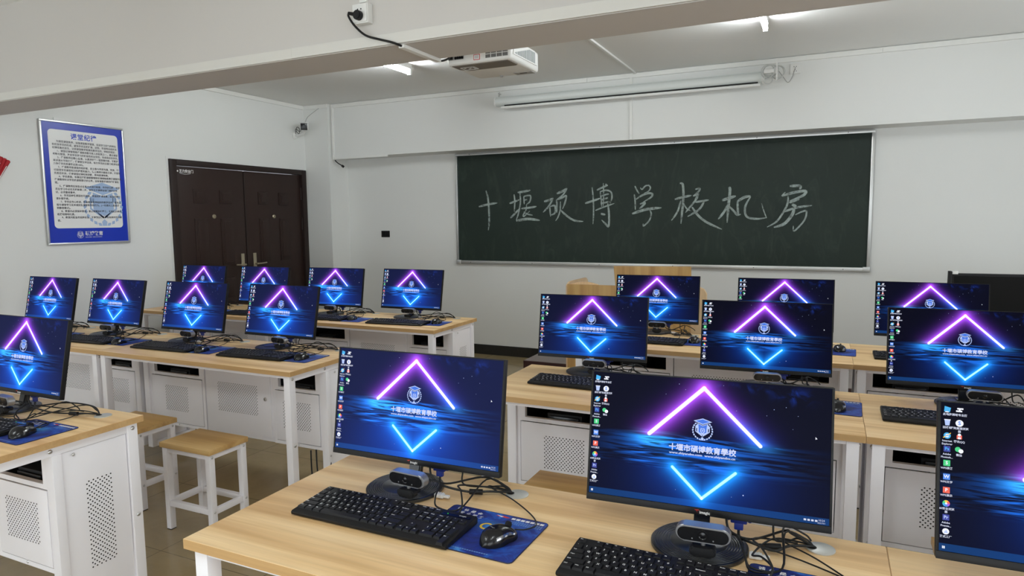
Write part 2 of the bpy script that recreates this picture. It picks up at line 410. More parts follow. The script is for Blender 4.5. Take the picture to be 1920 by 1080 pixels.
for nm, q in (('frame_top', (BX0, BX1, BZ1 - .026, BZ1)), ('frame_bottom', (BX0, BX1, BZ0, BZ0 + .036)), ('frame_side', (BX0, BX0 + .024, BZ0 + .036, BZ1 - .026)), ('frame_side', (BX1 - .024, BX1, BZ0 + .036, BZ1 - .026))):
    b = MB(); b.box(q[0], q[1], -.028 if nm != 'frame_bottom' else -.034, -.002, q[2], q[3], bev=.004)
    if nm != 'frame_side':
        for i in range(6): b.cyl((q[0] + .18 + i * .74, -.03 if nm == 'frame_top' else -.036, (q[2] + q[3]) / 2), (q[0] + .18 + i * .74, -.028, (q[2] + q[3]) / 2), .004, m=1, seg=8)
    b.build(nm, [ALU, HOLE], bb)
for (x, z) in ((BX0, BZ0), (BX1 - .05, BZ0)):
    b = MB(); b.box(x - .004, x + .054, -.037, -.002, z - .004, z + .042, bev=.006); b.build('corner_cap', ALU, bb)
STROKES = [(0.0088, [-3.456, 1.637, -3.339, 1.66, -3.23, 1.673]), (0.008, [-3.366, 1.808, -3.344, 1.731, -3.334, 1.629, -3.331, 1.476, -3.344, 1.379]), (0.008, [-3.084, 1.665, -3.028, 1.682, -2.967, 1.703]), (0.0064, [-3.03, 1.759, -3.022, 1.684, -3.029, 1.574]), (0.008, [-3.075, 1.509, -3.024, 1.554, -2.973, 1.603]), (0.0088, [-2.988, 1.778, -2.911, 1.786, -2.84, 1.799]), (0.0064, [-2.961, 1.772, -2.956, 1.673, -2.979, 1.563, -3.008, 1.483]), (0.0104, [-3.008, 1.478, -2.87, 1.497, -2.735, 1.481]), (0.0056, [-2.917, 1.736, -2.912, 1.652]), (0.0064, [-2.917, 1.736, -2.841, 1.741, -2.847, 1.68, -2.885, 1.651]), (0.0048, [-2.912, 1.696, -2.877, 1.701]), (0.008, [-2.946, 1.608, -2.847, 1.616, -2.771, 1.627]), (0.0056, [-2.885, 1.651, -2.891, 1.592, -2.924, 1.542, -2.914, 1.527, -2.848, 1.581]), (0.0056, [-2.919, 1.572, -2.87, 1.547, -2.815, 1.536]), (0.0088, [-2.685, 1.677, -2.627, 1.69, -2.579, 1.709]), (0.0072, [-2.584, 1.704, -2.632, 1.627, -2.697, 1.564]), (0.0064, [-2.622, 1.622, -2.612, 1.519]), (0.0072, [-2.617, 1.622, -2.564, 1.63, -2.564, 1.557, -2.612, 1.534]), (0.0096, [-2.542, 1.756, -2.474, 1.779, -2.428, 1.806]), (0.0064, [-2.428, 1.806, -2.475, 1.74, -2.553, 1.684]), (0.0072, [-2.543, 1.688, -2.543, 1.557]), (0.0072, [-2.537, 1.693, -2.48, 1.711, -2.438, 1.729, -2.454, 1.653, -2.48, 1.595]), (0.0056, [-2.501, 1.673, -2.506, 1.586, -2.527, 1.518, -2.557, 1.474]), (0.008, [-2.506, 1.591, -2.434, 1.526, -2.351, 1.477, -2.254, 1.465]), (0.008, [-2.234, 1.648, -2.159, 1.67, -2.069, 1.697]), (0.0056, [-2.159, 1.808, -2.147, 1.684, -2.144, 1.542, -2.15, 1.437]), (0.0072, [-2.109, 1.778, -2.06, 1.8, -1.996, 1.822]), (0.0048, [-2.042, 1.846, -2.038, 1.729, -2.044, 1.611]), (0.0064, [-2.021, 1.836, -1.996, 1.817]), (0.0056, [-2.074, 1.768, -2.064, 1.683, -2.059, 1.607]), (0.0064, [-2.074, 1.763, -2.011, 1.775, -1.962, 1.755, -1.952, 1.699, -1.971, 1.643]), (0.0056, [-2.069, 1.716, -2.01, 1.733, -1.981, 1.737]), (0.0064, [-2.064, 1.678, -1.991, 1.7]), (0.0064, [-2.059, 1.645, -1.971, 1.662]), (0.0056, [-2.124, 1.575, -2.039, 1.607, -1.927, 1.642]), (0.008, [-1.995, 1.643, -1.982, 1.54, -1.985, 1.417, -2.019, 1.441, -2.059, 1.479]), (0.008, [-2.069, 1.541, -2.019, 1.531]), (0.0056, [-1.72, 1.808, -1.698, 1.764, -1.676, 1.731]), (0.0056, [-1.665, 1.79, -1.648, 1.773, -1.616, 1.804, -1.583, 1.809, -1.566, 1.787, -1.582, 1.755, -1.626, 1.735]), (0.0056, [-1.725, 1.727, -1.716, 1.656, -1.713, 1.574]), (0.0075, [-1.708, 1.677, -1.648, 1.714, -1.582, 1.734, -1.544, 1.722, -1.565, 1.69, -1.636, 1.649]), (0.0075, [-1.669, 1.631, -1.616, 1.641, -1.647, 1.606, -1.674, 1.584]), (0.0103, [-1.746, 1.537, -1.603, 1.578, -1.456, 1.591]), (0.0056, [-1.575, 1.577, -1.555, 1.534, -1.574, 1.469, -1.629, 1.416, -1.634, 1.439]), (0.0084, [-1.329, 1.669, -1.25, 1.688, -1.172, 1.702]), (0.0084, [-1.283, 1.82, -1.254, 1.804, -1.248, 1.677, -1.258, 1.541, -1.267, 1.435]), (0.0066, [-1.271, 1.657, -1.301, 1.552, -1.358, 1.467]), (0.0047, [-1.249, 1.635, -1.217, 1.582, -1.175, 1.555]), (0.0066, [-1.137, 1.758, -1.096, 1.766, -1.111, 1.732, -1.157, 1.696]), (0.0075, [-1.157, 1.696, -1.11, 1.711, -1.14, 1.659]), (0.0075, [-1.135, 1.638, -1.073, 1.647, -1.012, 1.656]), (0.0066, [-1.11, 1.685, -1.176, 1.602, -1.227, 1.54]), (0.0075, [-1.053, 1.647, -1.098, 1.57, -1.205, 1.503]), (0.0084, [-1.165, 1.592, -1.102, 1.507, -1.019, 1.443, -0.886, 1.38]), (0.0103, [-0.892, 1.649, -0.832, 1.668, -0.769, 1.687]), (0.0094, [-0.834, 1.77, -0.822, 1.744, -0.831, 1.617, -0.842, 1.442]), (0.0084, [-0.836, 1.612, -0.869, 1.545, -0.923, 1.474]), (0.0075, [-0.836, 1.601, -0.78, 1.544, -0.755, 1.515, -0.721, 1.518]), (0.0075, [-0.753, 1.641, -0.749, 1.564, -0.745, 1.513]), (0.0094, [-0.753, 1.637, -0.695, 1.673, -0.64, 1.684]), (0.0075, [-0.64, 1.679, -0.683, 1.593, -0.682, 1.522, -0.652, 1.486, -0.574, 1.475, -0.498, 1.484]), (0.0037, [-0.496, 1.479, -0.524, 1.55, -0.543, 1.616]), (0.0094, [-0.31, 1.764, -0.227, 1.762, -0.226, 1.732]), (0.0037, [-0.345, 1.711, -0.377, 1.677]), (0.0094, [-0.372, 1.677, -0.28, 1.704, -0.181, 1.716, -0.198, 1.678, -0.306, 1.631]), (0.0084, [-0.31, 1.616, -0.224, 1.649]), (0.0066, [-0.321, 1.676, -0.324, 1.607, -0.359, 1.528, -0.412, 1.448, -0.491, 1.399]), (0.0094, [-0.287, 1.601, -0.249, 1.58]), (0.0075, [-0.359, 1.533, -0.249, 1.571, -0.123, 1.588]), (0.0103, [-0.267, 1.566, -0.284, 1.507, -0.346, 1.428, -0.434, 1.396]), (0.0056, [-0.256, 1.507, -0.202, 1.535, -0.166, 1.535, -0.182, 1.456, -0.261, 1.363, -0.27, 1.413])]
def chalk_mat():
    m = bpy.data.materials.new('chalk_stroke'); m.use_nodes = True; nt = m.node_tree; n = N(nt); b = nt.nodes['Principled BSDF']
    tc = n.new('ShaderNodeTexCoord').outputs['Object']
    b.inputs['Base Color'].default_value = srgb(196, 210, 206); b.inputs['Roughness'].default_value = .9
    t = n.new('ShaderNodeBsdfTransparent'); x = n.new('ShaderNodeMixShader')
    f = n.noise(n.mapping(tc, (1, 1, 1)), 26, 6, .72)
    n.put(x.inputs[0], n.ramp(f, [(.30, (.22, .22, .22)), (.72, (.74, .74, .74))])); n.put(x.inputs[1], t.outputs[0]); n.put(x.inputs[2], b.outputs[0]); n.put(nt.nodes['Material Output'].inputs[0], x.outputs[0]); return m
CHM = chalk_mat(); si = 0
for cnt in (2, 12, 10, 13, 7, 10, 8, 9):       # one piece of writing per character
    b = MB()
    for (hw, p) in STROKES[si:si + cnt]:
        b.ribbon([(p[2 * k], p[2 * k + 1]) for k in range(len(p) // 2)], hw * 1.3, (1, 0, 0), (0, 0, 1), (0, -.0128 - .00004 * si, 0)); si += 1
    b.build('chalk_character', CHM, bb, smooth=False, recalc=False)

# ------------------------------------------------------------------ conduits
def duct(name, label, x0, x1, y0, y1, z0, z1):
    b = MB(); b.box(x0, x1, y0, y1, z0, z1, bev=.003); return tag(b.build(name, DUCT), label, 'conduit')
duct('cable_conduit', 'white cable conduit across the ceiling towards the front wall', -1.665, -1.64, BY1, 6.265, ZC - .016, ZC)
duct('cable_conduit', 'vertical white conduit down the front wall beam to the blackboard', -1.705, -1.68, 6.27, 6.285, 2.226, ZC - .044)
duct('cable_conduit', 'short white conduit on the underside of the beam behind the projector cable', -1.74, -1.71, BY0, BY1 + .01, BZ - .016, BZ)
duct('cable_conduit', 'short vertical white conduit on the beam above the plugged socket', -1.935, -1.895, BY0 - .014, BY0, 2.466, ZC)
duct('cable_conduit', 'thin horizontal white conduit on the front wall beside the corner pillar', -5.19, -4.45, 6.268, 6.284, 2.205, 2.226)
duct('cable_conduit', 'thin vertical white conduit beside the corner pillar', -5.215, -5.19, 6.265, 6.285, 2.205, ZC - .044)
b = MB(); b.tube([(-5.19, 6.28, 2.2), (-5.17, 6.30, 2.17), (-5.14, 6.34, 2.14)], .006); b.cyl((-5.14, 6.34, 2.14), (-5.13, 6.36, 2.125), .014, seg=10)
tag(b.build('cable_stub', CABLE), 'short black cable stub hanging below the thin conduit by the pillar', 'cable')

# ------------------------------------------------------------------ wall things
SW = thing('wall_switch', 'small black square wall plate on the front wall left of the blackboard', 'switch', (-4.708, YF, 1.34))
b = MB(); b.box(-.058, .058, -.009, 0, -.038, .038, bev=.004); b.build('plate', BLKM, SW)
for x in (-.027, .027):
    b = MB(); b.box(x - .022, x + .022, -.012, -.009, -.026, .026, bev=.002); b.build('rocker', BLK, SW)
def socket(label, loc, box=False):
    t = thing('wall_socket', label, 'socket', loc)
    b = MB(); d = .036 if box else .010
    b.box(-.043, .043, -d, 0, -.043, .043, bev=.004); b.build('socket_box' if box else 'face_plate', WHTP, t)
    b = MB()
    b.box(-.038, .038, -d - .005, -d, -.038, .038, bev=.003); o = b.build('socket_face', WHTP, t)
    b = MB()
    for (x, z, r) in ((-.009, .017, 25), (.009, .017, -25), (0, -.008, 0), (-.009, -.02, 35), (.009, -.02, -35)):
        b.cyl((x, -d - .0056, z), (x, -d - .0049, z), .0034, seg=8)
    b.build('socket_slot', HOLE, t); return t, d
s1, d1 = socket('white surface socket with black plug on the beam', (-1.915, BY0, 2.412), True)
pl = thing('projector_power_cable', 'black plug and cable running from the beam socket to the projector', 'cable', (-1.915, BY0, 2.412))
b = MB(); b.cyl((0, -.062, -.012), (0, -.0425, -.012), .021, seg=18); b.cyl((0, -.066, -.012), (0, -.062, -.012), .017, seg=18)
b.cyl((0, -.055, -.012), (-.048, -.056, .002), .010, .007, seg=10); b.build('plug', BLK, pl)
b = MB(); b.tube([(-.044, -.056, .001), (-.052, -.052, -.01), (-.03, -.04, -.05), (.02, -.03, -.095), (.09, -.026, -.12), (.15, -.022, -.138), (.185, -.012, -.152), (.19, .03, -.155), (.19, .16, -.155), (.19, .31, -.155), (.185, .40, -.13), (.165, .475, -.098)], .0052)
b.build('cable', CABLE, pl)
socket('white socket plate at the top of the front wall right of the screen housing', (-.283, 6.285, 2.73))
SCR = thing('projection_screen', 'long white roll-up projection screen housing above the blackboard', 'projection screen', (-1.8, 6.21, 2.67))
def half(r, a0, a1, k=12): return [(r * math.cos(R(a0 + (a1 - a0) * i / k)), r * math.sin(R(a0 + (a1 - a0) * i / k))) for i in range(k + 1)]
b = MB(); L0, L1 = -1.255, 1.262
prof = [(y * 1.0, z * 1.02) for y, z in [(.045, .045), (-.02, .045)] + half(.045, 118, 235)] + [(-.018, -.042), (.045, -.042)]
b.prism(prof, L0, L1, 'x', bev=.002); b.box(L0, L1, -.030, -.0255, .0435, .0475); b.build('housing', mat('screen_housing_grey', (.66, .69, .67, 1), .4), SCR)
b = MB(); b.box(L0 + .10, L1 - .03, -.036, -.012, -.048, -.0385); b.build('slot', HOLE, SCR)
b = MB(); b.cyl((L0 + .06, -.026, -.062), (L1 - .01, -.026, -.062), .0135, seg=14); b.build('bottom_bar', WHTP, SCR)
for x in (L0 - .012, L1):
    b = MB(); b.prism([(y * 1.05, z * 1.05) for y, z in prof], x, x + .012, 'x', bev=.002); b.build('end_cap', WHTP, SCR)
b = MB(); b.tube([(L0 + .03, -.01, .045), (L0 + .035, .0, .075), (L0 + .015, .01, .085), (L0 + .02, .03, .10)], .003); b.tube([(L0 + .02, 0, .05), (L0 + .03, .0, .08), (L0 + .045, .01, .075)], .003); b.build('hanging_hook', GREY, SCR)
coil = thing('coiled_cable', 'coil of white cable hung at the right end of the projection screen housing', 'cable', (-.47, 6.20, 2.69))
b = MB()
for k, (cx, cz, rx, rz, dy) in enumerate(((0, .02, .055, .05, -.03), (.005, .025, .06, .042, -.038), (-.02, .015, .05, .055, -.046), (.06, .0, .045, .055, -.036), (.065, .005, .05, .05, -.044), (-.015, -.055, .035, .032, -.05))):
    b.tube([(cx + rx * math.cos(t * .5236), dy + .004 * math.sin(t), cz + rz * math.sin(t * .5236)) for t in range(13)], .0042, sub=3)
b.build('cable_loop', mat('grey_white_cable', (.52, .53, .51, 1), .5), coil)
b = MB(); b.box(-.05, .03, -.06, -.034, .0, .03, bev=.005); b.build('inline_switch', WHTP, coil)
b = MB(); b.box(.045, .058, -.05, -.02, -.06, .08, bev=.003); b.build('clip', WHTP, coil)
b = MB(); b.tube([(.06, -.04, .02), (.10, .03, -.03), (.135, .06, -.07), (.165, .06, -.03), (.185, .066, .035), (.19, .068, .052)], .003); b.build('tail', GREY, coil)

SEC = thing('security_camera', 'white bullet security camera with black face on a wall bracket in the corner', 'camera', (XL, 6.07, 2.50))
b = MB(); b.lathe([(.038, 0), (.038, .012), (.030, .02)], seg=20); b.xf(Matrix.Rotation(R(90), 4, 'Y')); b.build('mount', WHTP, SEC, (0, 0, -.02))
b = MB(); b.tube([(.018, 0, -.02), (.07, 0, -.02), (.15, -.015, -.005), (.19, -.04, .02)], .014); b.build('arm', WHTP, SEC)
dirv = Vector((.62, -.78, -.12)).normalized()
Mc = dirv.to_track_quat('-Y', 'Z').to_matrix().to_4x4(); Mc.translation = Vector((.205, -.06, .062))
b = MB(); b.box(-.046, .046, -.06, .11, -.044, .044, bev=.016); b.box(-.050, .050, -.078, .10, .042, .049, bev=.003); b.xf(Mc); b.build('camera_body', WHTP, SEC)
b = MB(); b.box(-.037, .037, -.066, -.058, -.038, .036, bev=.003); b.cyl((0, -.069, .006), (0, -.065, .006), .013); b.cyl((-.016, -.068, -.018), (-.016, -.065, -.018), .006); b.cyl((.016, -.068, -.018), (.016, -.065, -.018), .006); b.xf(Mc); b.build('face', BLKG, SEC)
b = MB(); b.tube([(.03, .0, .02), (.06, -.02, .07), (.09, -.01, .05), (.06, .01, .0), (.03, 0, .03)], .003); b.tube([(.02, 0, 0), (.05, -.03, .05), (.10, -.03, .02), (.13, -.02, .03)], .003); b.build('cable', CABLE, SEC)
b = MB(); b.tube([(XL + .205, 6.03, 2.61), (XL + .20, 6.08, 2.68), (XL + .245, PY - .004, 2.80)], .003, sub=3); tag(b.build('camera_cable', GREY), 'thin grey wire rising from the security camera to the ceiling', 'cable')

# red folding-fan decoration on the left wall
FANR = mat('red_paper', srgb(168, 22, 32), .6, vary=.15, vscale=30)
fan = thing('paper_fan', 'red folding fan decoration hung on the left wall beside the rules poster', 'fan', (XL + .004, 2.855, 1.672))
b = MB(); n = 24; a0, a1 = 57, 160
pts = []
for i in range(n * 3 + 1):
    t = R(a0 + (a1 - a0) * i / (n * 3)); r = .345 + (.007 if i % 3 else 0); pts.append((r * math.cos(t), r * math.sin(t)))
inn = [(.17 * math.cos(R(a0 + (a1 - a0) * i / n)), .17 * math.sin(R(a0 + (a1 - a0) * i / n))) for i in range(n, -1, -1)]
for i in range(n):
    ta, tb = R(a0 + (a1 - a0) * i / n), R(a0 + (a1 - a0) * (i + 1) / n); tm = (ta + tb) / 2
    for (p, q, x0, x1) in ((ta, tm, .002, .009), (tm, tb, .009, .002)):
        b.poly([(x0, .15 * math.cos(p), .15 * math.sin(p)), (x0, .345 * math.cos(p), .345 * math.sin(p)), (x1, .352 * math.cos(q), .352 * math.sin(q)), (x1, .15 * math.cos(q), .15 * math.sin(q))])
b.prism(pts + inn, 0, .002, 'x'); b.build('leaf', FANR, fan, smooth=False)
for i in range(12):
    t = R(a0 + 2 + (a1 - a0 - 4) * i / 11); u = Vector((0, math.cos(t), math.sin(t))); v = Vector((0, -math.sin(t), math.cos(t)))
    b = MB(); A, B = u * .0 + Vector((.009, 0, 0)), u * .30 + Vector((.0105, 0, 0))
    b.poly([A - v * .003, A + v * .003, B + v * .002, B - v * .002]); b.cyl(A, B, .0022, seg=6); b.build('rib', WHT, fan)
b = MB(); b.cyl((.004, 0, 0), (.016, 0, 0), .010); b.build('rivet', YEL, fan)

# ------------------------------------------------------------------ the school emblem, drawn flat (used on the poster and the desktops)
def emblem(b, o, ux, uy, s, mo, mf, lift=None, outline_only=False):
    """laurel, open book and mortar board; o centre, s half width; mo outline colour, mf fill colour"""
    o, ux, uy = Vector(o), Vector(ux), Vector(uy); nn = lift or Vector((0, 0, 0))
    P = lambda x, y, k=0: o + ux * (x * s) + uy * (y * s) + nn * k
    def pl(pts, m, k=0): b.poly([P(x, y, k) for x, y in pts], m)
    for sg in (-1, 1):
        for i in range(9):
            t = R(-76 + i * 15); cx, cy = sg * .84 * math.cos(t), -.10 + .82 * math.sin(t)
            d = t + R(90) + .35; lx, ly = sg * math.cos(d), math.sin(d)
            pl([(cx - lx * .11, cy - ly * .11), (cx + ly * .075, cy - lx * .075), (cx + lx * .12, cy + ly * .12), (cx - ly * .075, cy + lx * .075)], mo)
        pl([(sg * .44, .42), (sg * .58, .30), (sg * .58, .05), (sg * .44, .10)], mo) if not outline_only else None
        for x0, dx in ((.40, .07), (.55, .07)):
            pl([(sg * x0, .28), (sg * (x0 + dx), .28), (sg * (x0 + dx), -.22), (sg * .06, -.62), (sg * .02, -.62), (sg * .02, -.55), (sg * x0, -.18)], mo)
    pl([(-.80, .70), (0, .96), (.80, .70), (.0, .40)], mo, .2); pl([(-.60, .70), (0, .88), (.60, .70), (0, .48)], mf, 1)
    pl([(-.46, .52), (0, .34), (.46, .52), (.40, .0), (.40, -.28), (0, -.52), (-.40, -.28), (-.40, 0)], mo, .2)
    pl([(-.38, .44), (0, .28), (.38, .44), (.33, -.02), (.33, -.26), (0, -.42), (-.33, -.26), (-.33, -.02)], mf, 1)
    pl([(-.16, .10), (.16, .10), (.22, -.18), (0, -.46), (-.22, -.18)], mo, 1.6)
    pl([(-.09, .05), (.09, .05), (.13, -.16), (0, -.34), (-.13, -.16)], mf, 2.2)
    pl([(-.05, -.02), (.05, -.02), (.05, -.2), (-.05, -.2)], mo, 2.8)
    pl([(-.12, -.78), (0, -.66), (.12, -.78), (.10, -.96), (-.10, -.96)], mo)

# rules poster on the left wall
PY0, PY1, PZ0, PZ1 = 3.262, 3.955, 1.328, 2.315
pw, ph = PY1 - PY0, PZ1 - PZ0
po = thing('rules_poster', 'framed blue and white class rules poster hung on the left wall', 'poster', (XL, PY0, PZ0))
BLUEPR = mat('poster_blue', srgb(22, 52, 176), .3, coat=.3); PAPER = mat('poster_white', (.80, .80, .79, 1), .4); INKM = mat('poster_ink', (.05, .05, .06, 1), .5); PALE = mat('poster_pale_blue', srgb(160, 184, 218), .4)
for nm, q in (('frame_rail', (0, pw, 0, .016)), ('frame_rail', (0, pw, ph - .016, ph)), ('frame_stile', (0, .016, .016, ph - .016)), ('frame_stile', (pw - .016, pw, .016, ph - .016))):
    b = MB(); b.box(0, .022, q[0], q[1], q[2], q[3], bev=.005); b.build(nm, ALU, po)
b = MB(); b.box(.002, .012, .012, pw - .012, .012, ph - .012, m=0)
def rrect(y0, y1, z0, z1, r, k=5):
    return [(cy + r * math.cos(R(a + 90 * i / k)), cz + r * math.sin(R(a + 90 * i / k))) for (cy, cz, a) in ((y1 - r, z1 - r, 0), (y0 + r, z1 - r, 90), (y0 + r, z0 + r, 180), (y1 - r, z0 + r, 270)) for i in range(k + 1)]
b.poly([(.0124, y, z) for y, z in rrect(.062, pw - .055, .132, ph - .070, .03)], 1)
emblem(b, (.0127, .475, .33), (0, 1, 0), (0, 0, 1), .19, 4, 4, Vector((.00003, 0, 0)))
b.text('课堂纪律', .052, (.0132, pw / 2, ph - .118), (0, 1, 0), (0, 0, 1), 2, 'CENTER', bold=.0012, spacing=1.1)
LINES = '''  为规范课堂秩序，加强课堂教学管理，促进学习风气的转化
和优良学风的形成，避免学员无故旷课、迟到、早退等无组织无
纪律现象的发生，达到课堂教学效果和教学目的，特制定规定：
  1、课堂纪律管理是任课教师教书育人的职责之一，通过课堂
考勤与管理，激发学员学习的积极性和自觉性，形成良好的学风。
  2、任课教师应精心备课，认真讲好每一堂授课内容，不断提
高讲课水平和技巧，使课堂生动活泼，吸引学员的注意力和求知欲，
力争使学员到课率达到100%。
  3、任课教师是课堂的组织者，应注意与学员沟通、交流，密
切观察学员接受知识的程度和能力，防止教师只顾自己讲，不顾学
员是否听讲，使得课堂纪律松弛涣散，影响授课效果。
  4、学员患病、有事应按照请假管理规定请假制度履行请假手续，
任课教师针对学员的请假要做好记录，没有请假手续的按旷课处
理。
  5、任课教师应采取点名等方式进行检查，并作好记载，如学
员在学习中点名无故缺课二次，该学员不得参加该门课程的考
试，必须重修重考。
  6、学员因特殊原因也可迟到、早退和旷课现象，应及时履行
请补假手续。
  7、学员应专心听讲，积极参加老师组织的教学活动，避免出
现与课堂学习无关或扰乱课堂秩序的行为。(一切通讯工具请调
到静音模式)。
  8、教室内必须保持清洁，禁止吸烟和吃零食，不准乱扔果壳、
纸屑和随地吐痰。
  9、教室内配备的设施设备，不得搬出使用，如有损坏照价赔
偿。'''.split('\n')
for i, ln in enumerate(LINES):
    ind = .034 if ln.startswith(' ') else 0
    b.text(ln.strip(), .0192, (.0134, .088 + ind, ph - .164 - i * .0252), (0, 1, 0), (0, 0, 1), 3, bold=.0003)
emblem(b, (.0128, pw / 2 - .085, .078), (0, 1, 0), (0, 0, 1), .030, 1, 0, Vector((.0001, 0, 0)))
b.text('碩博教育', .038, (.013, pw / 2 - .045, .084), (0, 1, 0), (0, 0, 1), 1, bold=.0008)
b.text('SHUOBO  EDUCATION', .0125, (.013, pw / 2 - .045, .056), (0, 1, 0), (0, 0, 1), 1, width=.14)
b.build('print', [BLUEPR, PAPER, mat('poster_title_blue', srgb(20, 66, 190), .4), INKM, PALE], po, smooth=False, recalc=False)
b = MB(); b.box(0, .008, .12, .20, ph, ph + .022); b.build('hanger', WHTP, po)

# ------------------------------------------------------------------ ceiling lamps
LAMPS = [(-3.31, 3.82, 'bright fluorescent tube on the ceiling left of the projector'), (-.42, 3.80, 'bright fluorescent tube on the ceiling over the blackboard right half'),
         (-3.31, -.9, None), (-.42, -.9, None)]
lamp0 = None
for (x, y, lb) in LAMPS:
    t = thing('fluorescent_lamp', lb or 'fluorescent tube on the rear ceiling behind the camera, %s' % ('door side' if x < -2 else 'window side'), 'lamp', (x, y, ZC))
    b = MB(); b.box(-.018, .018, 0, 1.22, -.045, 0, bev=.004); b.build('batten', WHTP, t)
    b = MB(); b.cyl((0, .025, -.072), (0, 1.195, -.072), .015, seg=14); b.build('tube', TUBEM, t)
    for yy in (.0, 1.195):
        b = MB(); b.box(-.016, .016, yy, yy + .025, -.092, -.04, bev=.004); b.build('lamp_holder', WHTP, t)

# ------------------------------------------------------------------ projector
PJ = thing('projector', 'white projector hung from the ceiling just behind the beam', 'projector', (-1.60, 3.045, 2.270))
pw_, pd_, ph_ = .355, .36, .105
b = MB(); b.box(-pw_ / 2, pw_ / 2, 0, pd_, 0, ph_, bev=.016, seg=3); b.build('body', WHTP, PJ)
b = MB(); b.prism([(-.155, .012), (.158, .012), (.165, .03), (.165, .115), (.15, .13), (-.12, .13), (-.155, .09)], -.0035, .0015, 'z', bev=.001)
for q in ((-.13, -.05, .05, .11),):
    for (x0, x1, y0, y1) in ((q[0], q[1], q[2], q[2] + .004), (q[0], q[1], q[3] - .004, q[3]), (q[0], q[0] + .004, q[2], q[3]), (q[1] - .004, q[1], q[2], q[3])): b.box(x0, x1, y0, y1, -.0045, -.0034, m=1)
    for (x, y) in ((-.115, .065), (-.10, .085), (-.085, .07), (-.07, .09), (-.065, .065)): b.box(x, x + .010, y, y + .008, -.0045, -.0034, m=1)
b.build('filter_cover', [mat('taupe_plastic', srgb(112, 104, 94), .5), WHTP], PJ)
b = MB(); b.box(.06, .165, .29, .345, -.003, .001, bev=.001)
b.box(.09, .13, .305, .315, -.0036, -.003, m=1); b.build('base_plate', [GREY, BLKM], PJ)
b = MB()
for k in range(20):
    x = .044 + k * .0055 + (k // 5) * .004
    for (z0, z1) in ((.018, .034), (.038, .058)): b.box(x, x + .003, -.0016, .004, z0, z1)
b.build('rear_vent', HOLE, PJ)
b = MB(); b.box(-.168, -.08, -.002, .004, .026, .060, m=0)
for k in range(4): b.lathe([(.0068, 0), (.0068, -.004), (.004, -.004), (.004, 0)], (-.125 + k * .0125, -.0022, .05), 10, 1, 'y'); b.lathe([(.0068, 0), (.0068, -.004), (.004, -.004), (.004, 0)], (-.125 + k * .0125, -.0022, .034), 10, 1, 'y')
b.box(-.166, -.142, -.016, 0, .028, .056, m=1, bev=.003); b.build('port_panel', [GREY, BLKM], PJ)
b = MB(); b.box(-.024, .012, -.0012, 0, .014, .041, bev=.0004); b.box(-.021, .009, -.0018, -.001, .017, .038, m=1)
for k in range(3): b.box(-.017, .005, -.0022, -.0018, .022 + k * .005, .024 + k * .005, m=2)
b.build('red_sticker', [RED, WHT, GREY], PJ)
b = MB(); b.prism([(.03, .03), (.20, .03), (.33, .03), (.33, .085), (.30, .10), (.05, .10)], pw_ / 2 - .001, pw_ / 2 + .004, 'x', bev=.001)
for k in range(16): b.box(pw_ / 2 + .004, pw_ / 2 + .0055, .05 + k * .016, .058 + k * .016, .036, .036 + min(.055, .006 + k * .0045), m=1)
b.build('side_grille', [WHTP, mat('grille_grey', srgb(140, 150, 152), .5)], PJ)
b = MB(); b.cyl((-.08, pd_ - .01, .055), (-.08, pd_ + .03, .055), .042, seg=24); b.cyl((-.08, pd_ + .028, .055), (-.08, pd_ + .033, .055), .034, seg=24, m=1); b.build('lens', [GREY, BLKG], PJ)
b = MB(); b.lathe([(.014, 0), (.014, .36)], (0, .18, ph_), 14); b.lathe([(.06, .44), (.06, ZC - 2.270 - ph_)], (0, .18, ph_), 20); b.cyl((0, .18, ph_ + .35), (0, .18, ph_ + .45), .02); b.build('ceiling_mount', WHTP, PJ)
for (x, y) in ((-.03, .33),):
    b = MB(); b.cyl((x, y, -.006), (x, y, .001), .009, seg=12); b.build('foot', GREY, PJ)

# ------------------------------------------------------------------ teacher's end: platform, lectern, dark display
b = MB(); b.box(-2.586, .6, 5.782, YF - .013, 0, .15, bev=.004)
GT = mat('grey_platform_top', srgb(152, 142, 138), .6, vary=.15, vscale=5); DR = mat('dark_red_edge', srgb(58, 28, 26), .5)
plat = thing('teaching_platform', 'low grey teaching platform with dark red edge in front of the blackboard', 'platform', (0, 0, 0))
b.build('deck', GT, plat)
b = MB(); b.box(-2.592, .6, 5.772, 5.782, 0, .146, bev=.003); b.box(-2.592, -2.586, 5.782, YF - .013, 0, .146); b.build('riser', DR, plat)
LE = thing('lectern', 'light wood teacher lectern with raised lid panel standing before the blackboard', 'lectern', (-1.93, 5.2, 0))
b = MB(); b.box(0, .44, 0, .02, .06, .955, bev=.003); b.build('front_panel', LECW, LE)
b = MB(); b.box(.44, 1.0, 0, .02, .06, .90, bev=.003); b.build('front_panel', LECW, LE)
def wing(x0, x1, m):
    b = MB(); pts = [(.02, .05), (.55, .05), (.55, .90)] + [(.48 + .07 * math.cos(R(a)), .90 + .07 * math.sin(R(a))) for a in (0, 20, 40, 60, 80, 90)] + [(.10, .97), (.06, .965), (.02, .945)]
    b.prism(pts, x0, x1, 'x', bev=.003); b.build('side_panel', m, LE)
wing(-.02, .0, LECL)
b = MB(); b.prism([(1.0, .06), (1.06, .06), (1.06, .60), (1.12, .62), (1.12, .91), (1.10, .945), (1.07, .96), (1.0, .965)], .02, .06, 'y', bev=.003); b.build('side_panel', LECL, LE)
b = MB(); b.box(.0, 1.0, .02, .55, .0, .09); b.box(.0, 1.0, .53, .55, .09, .62); b.build('carcass', LECL, LE)
b = MB(); b.box(.0, 1.0, .02, .56, .80, .825, bev=.003); b.build('worktop', LECL, LE)
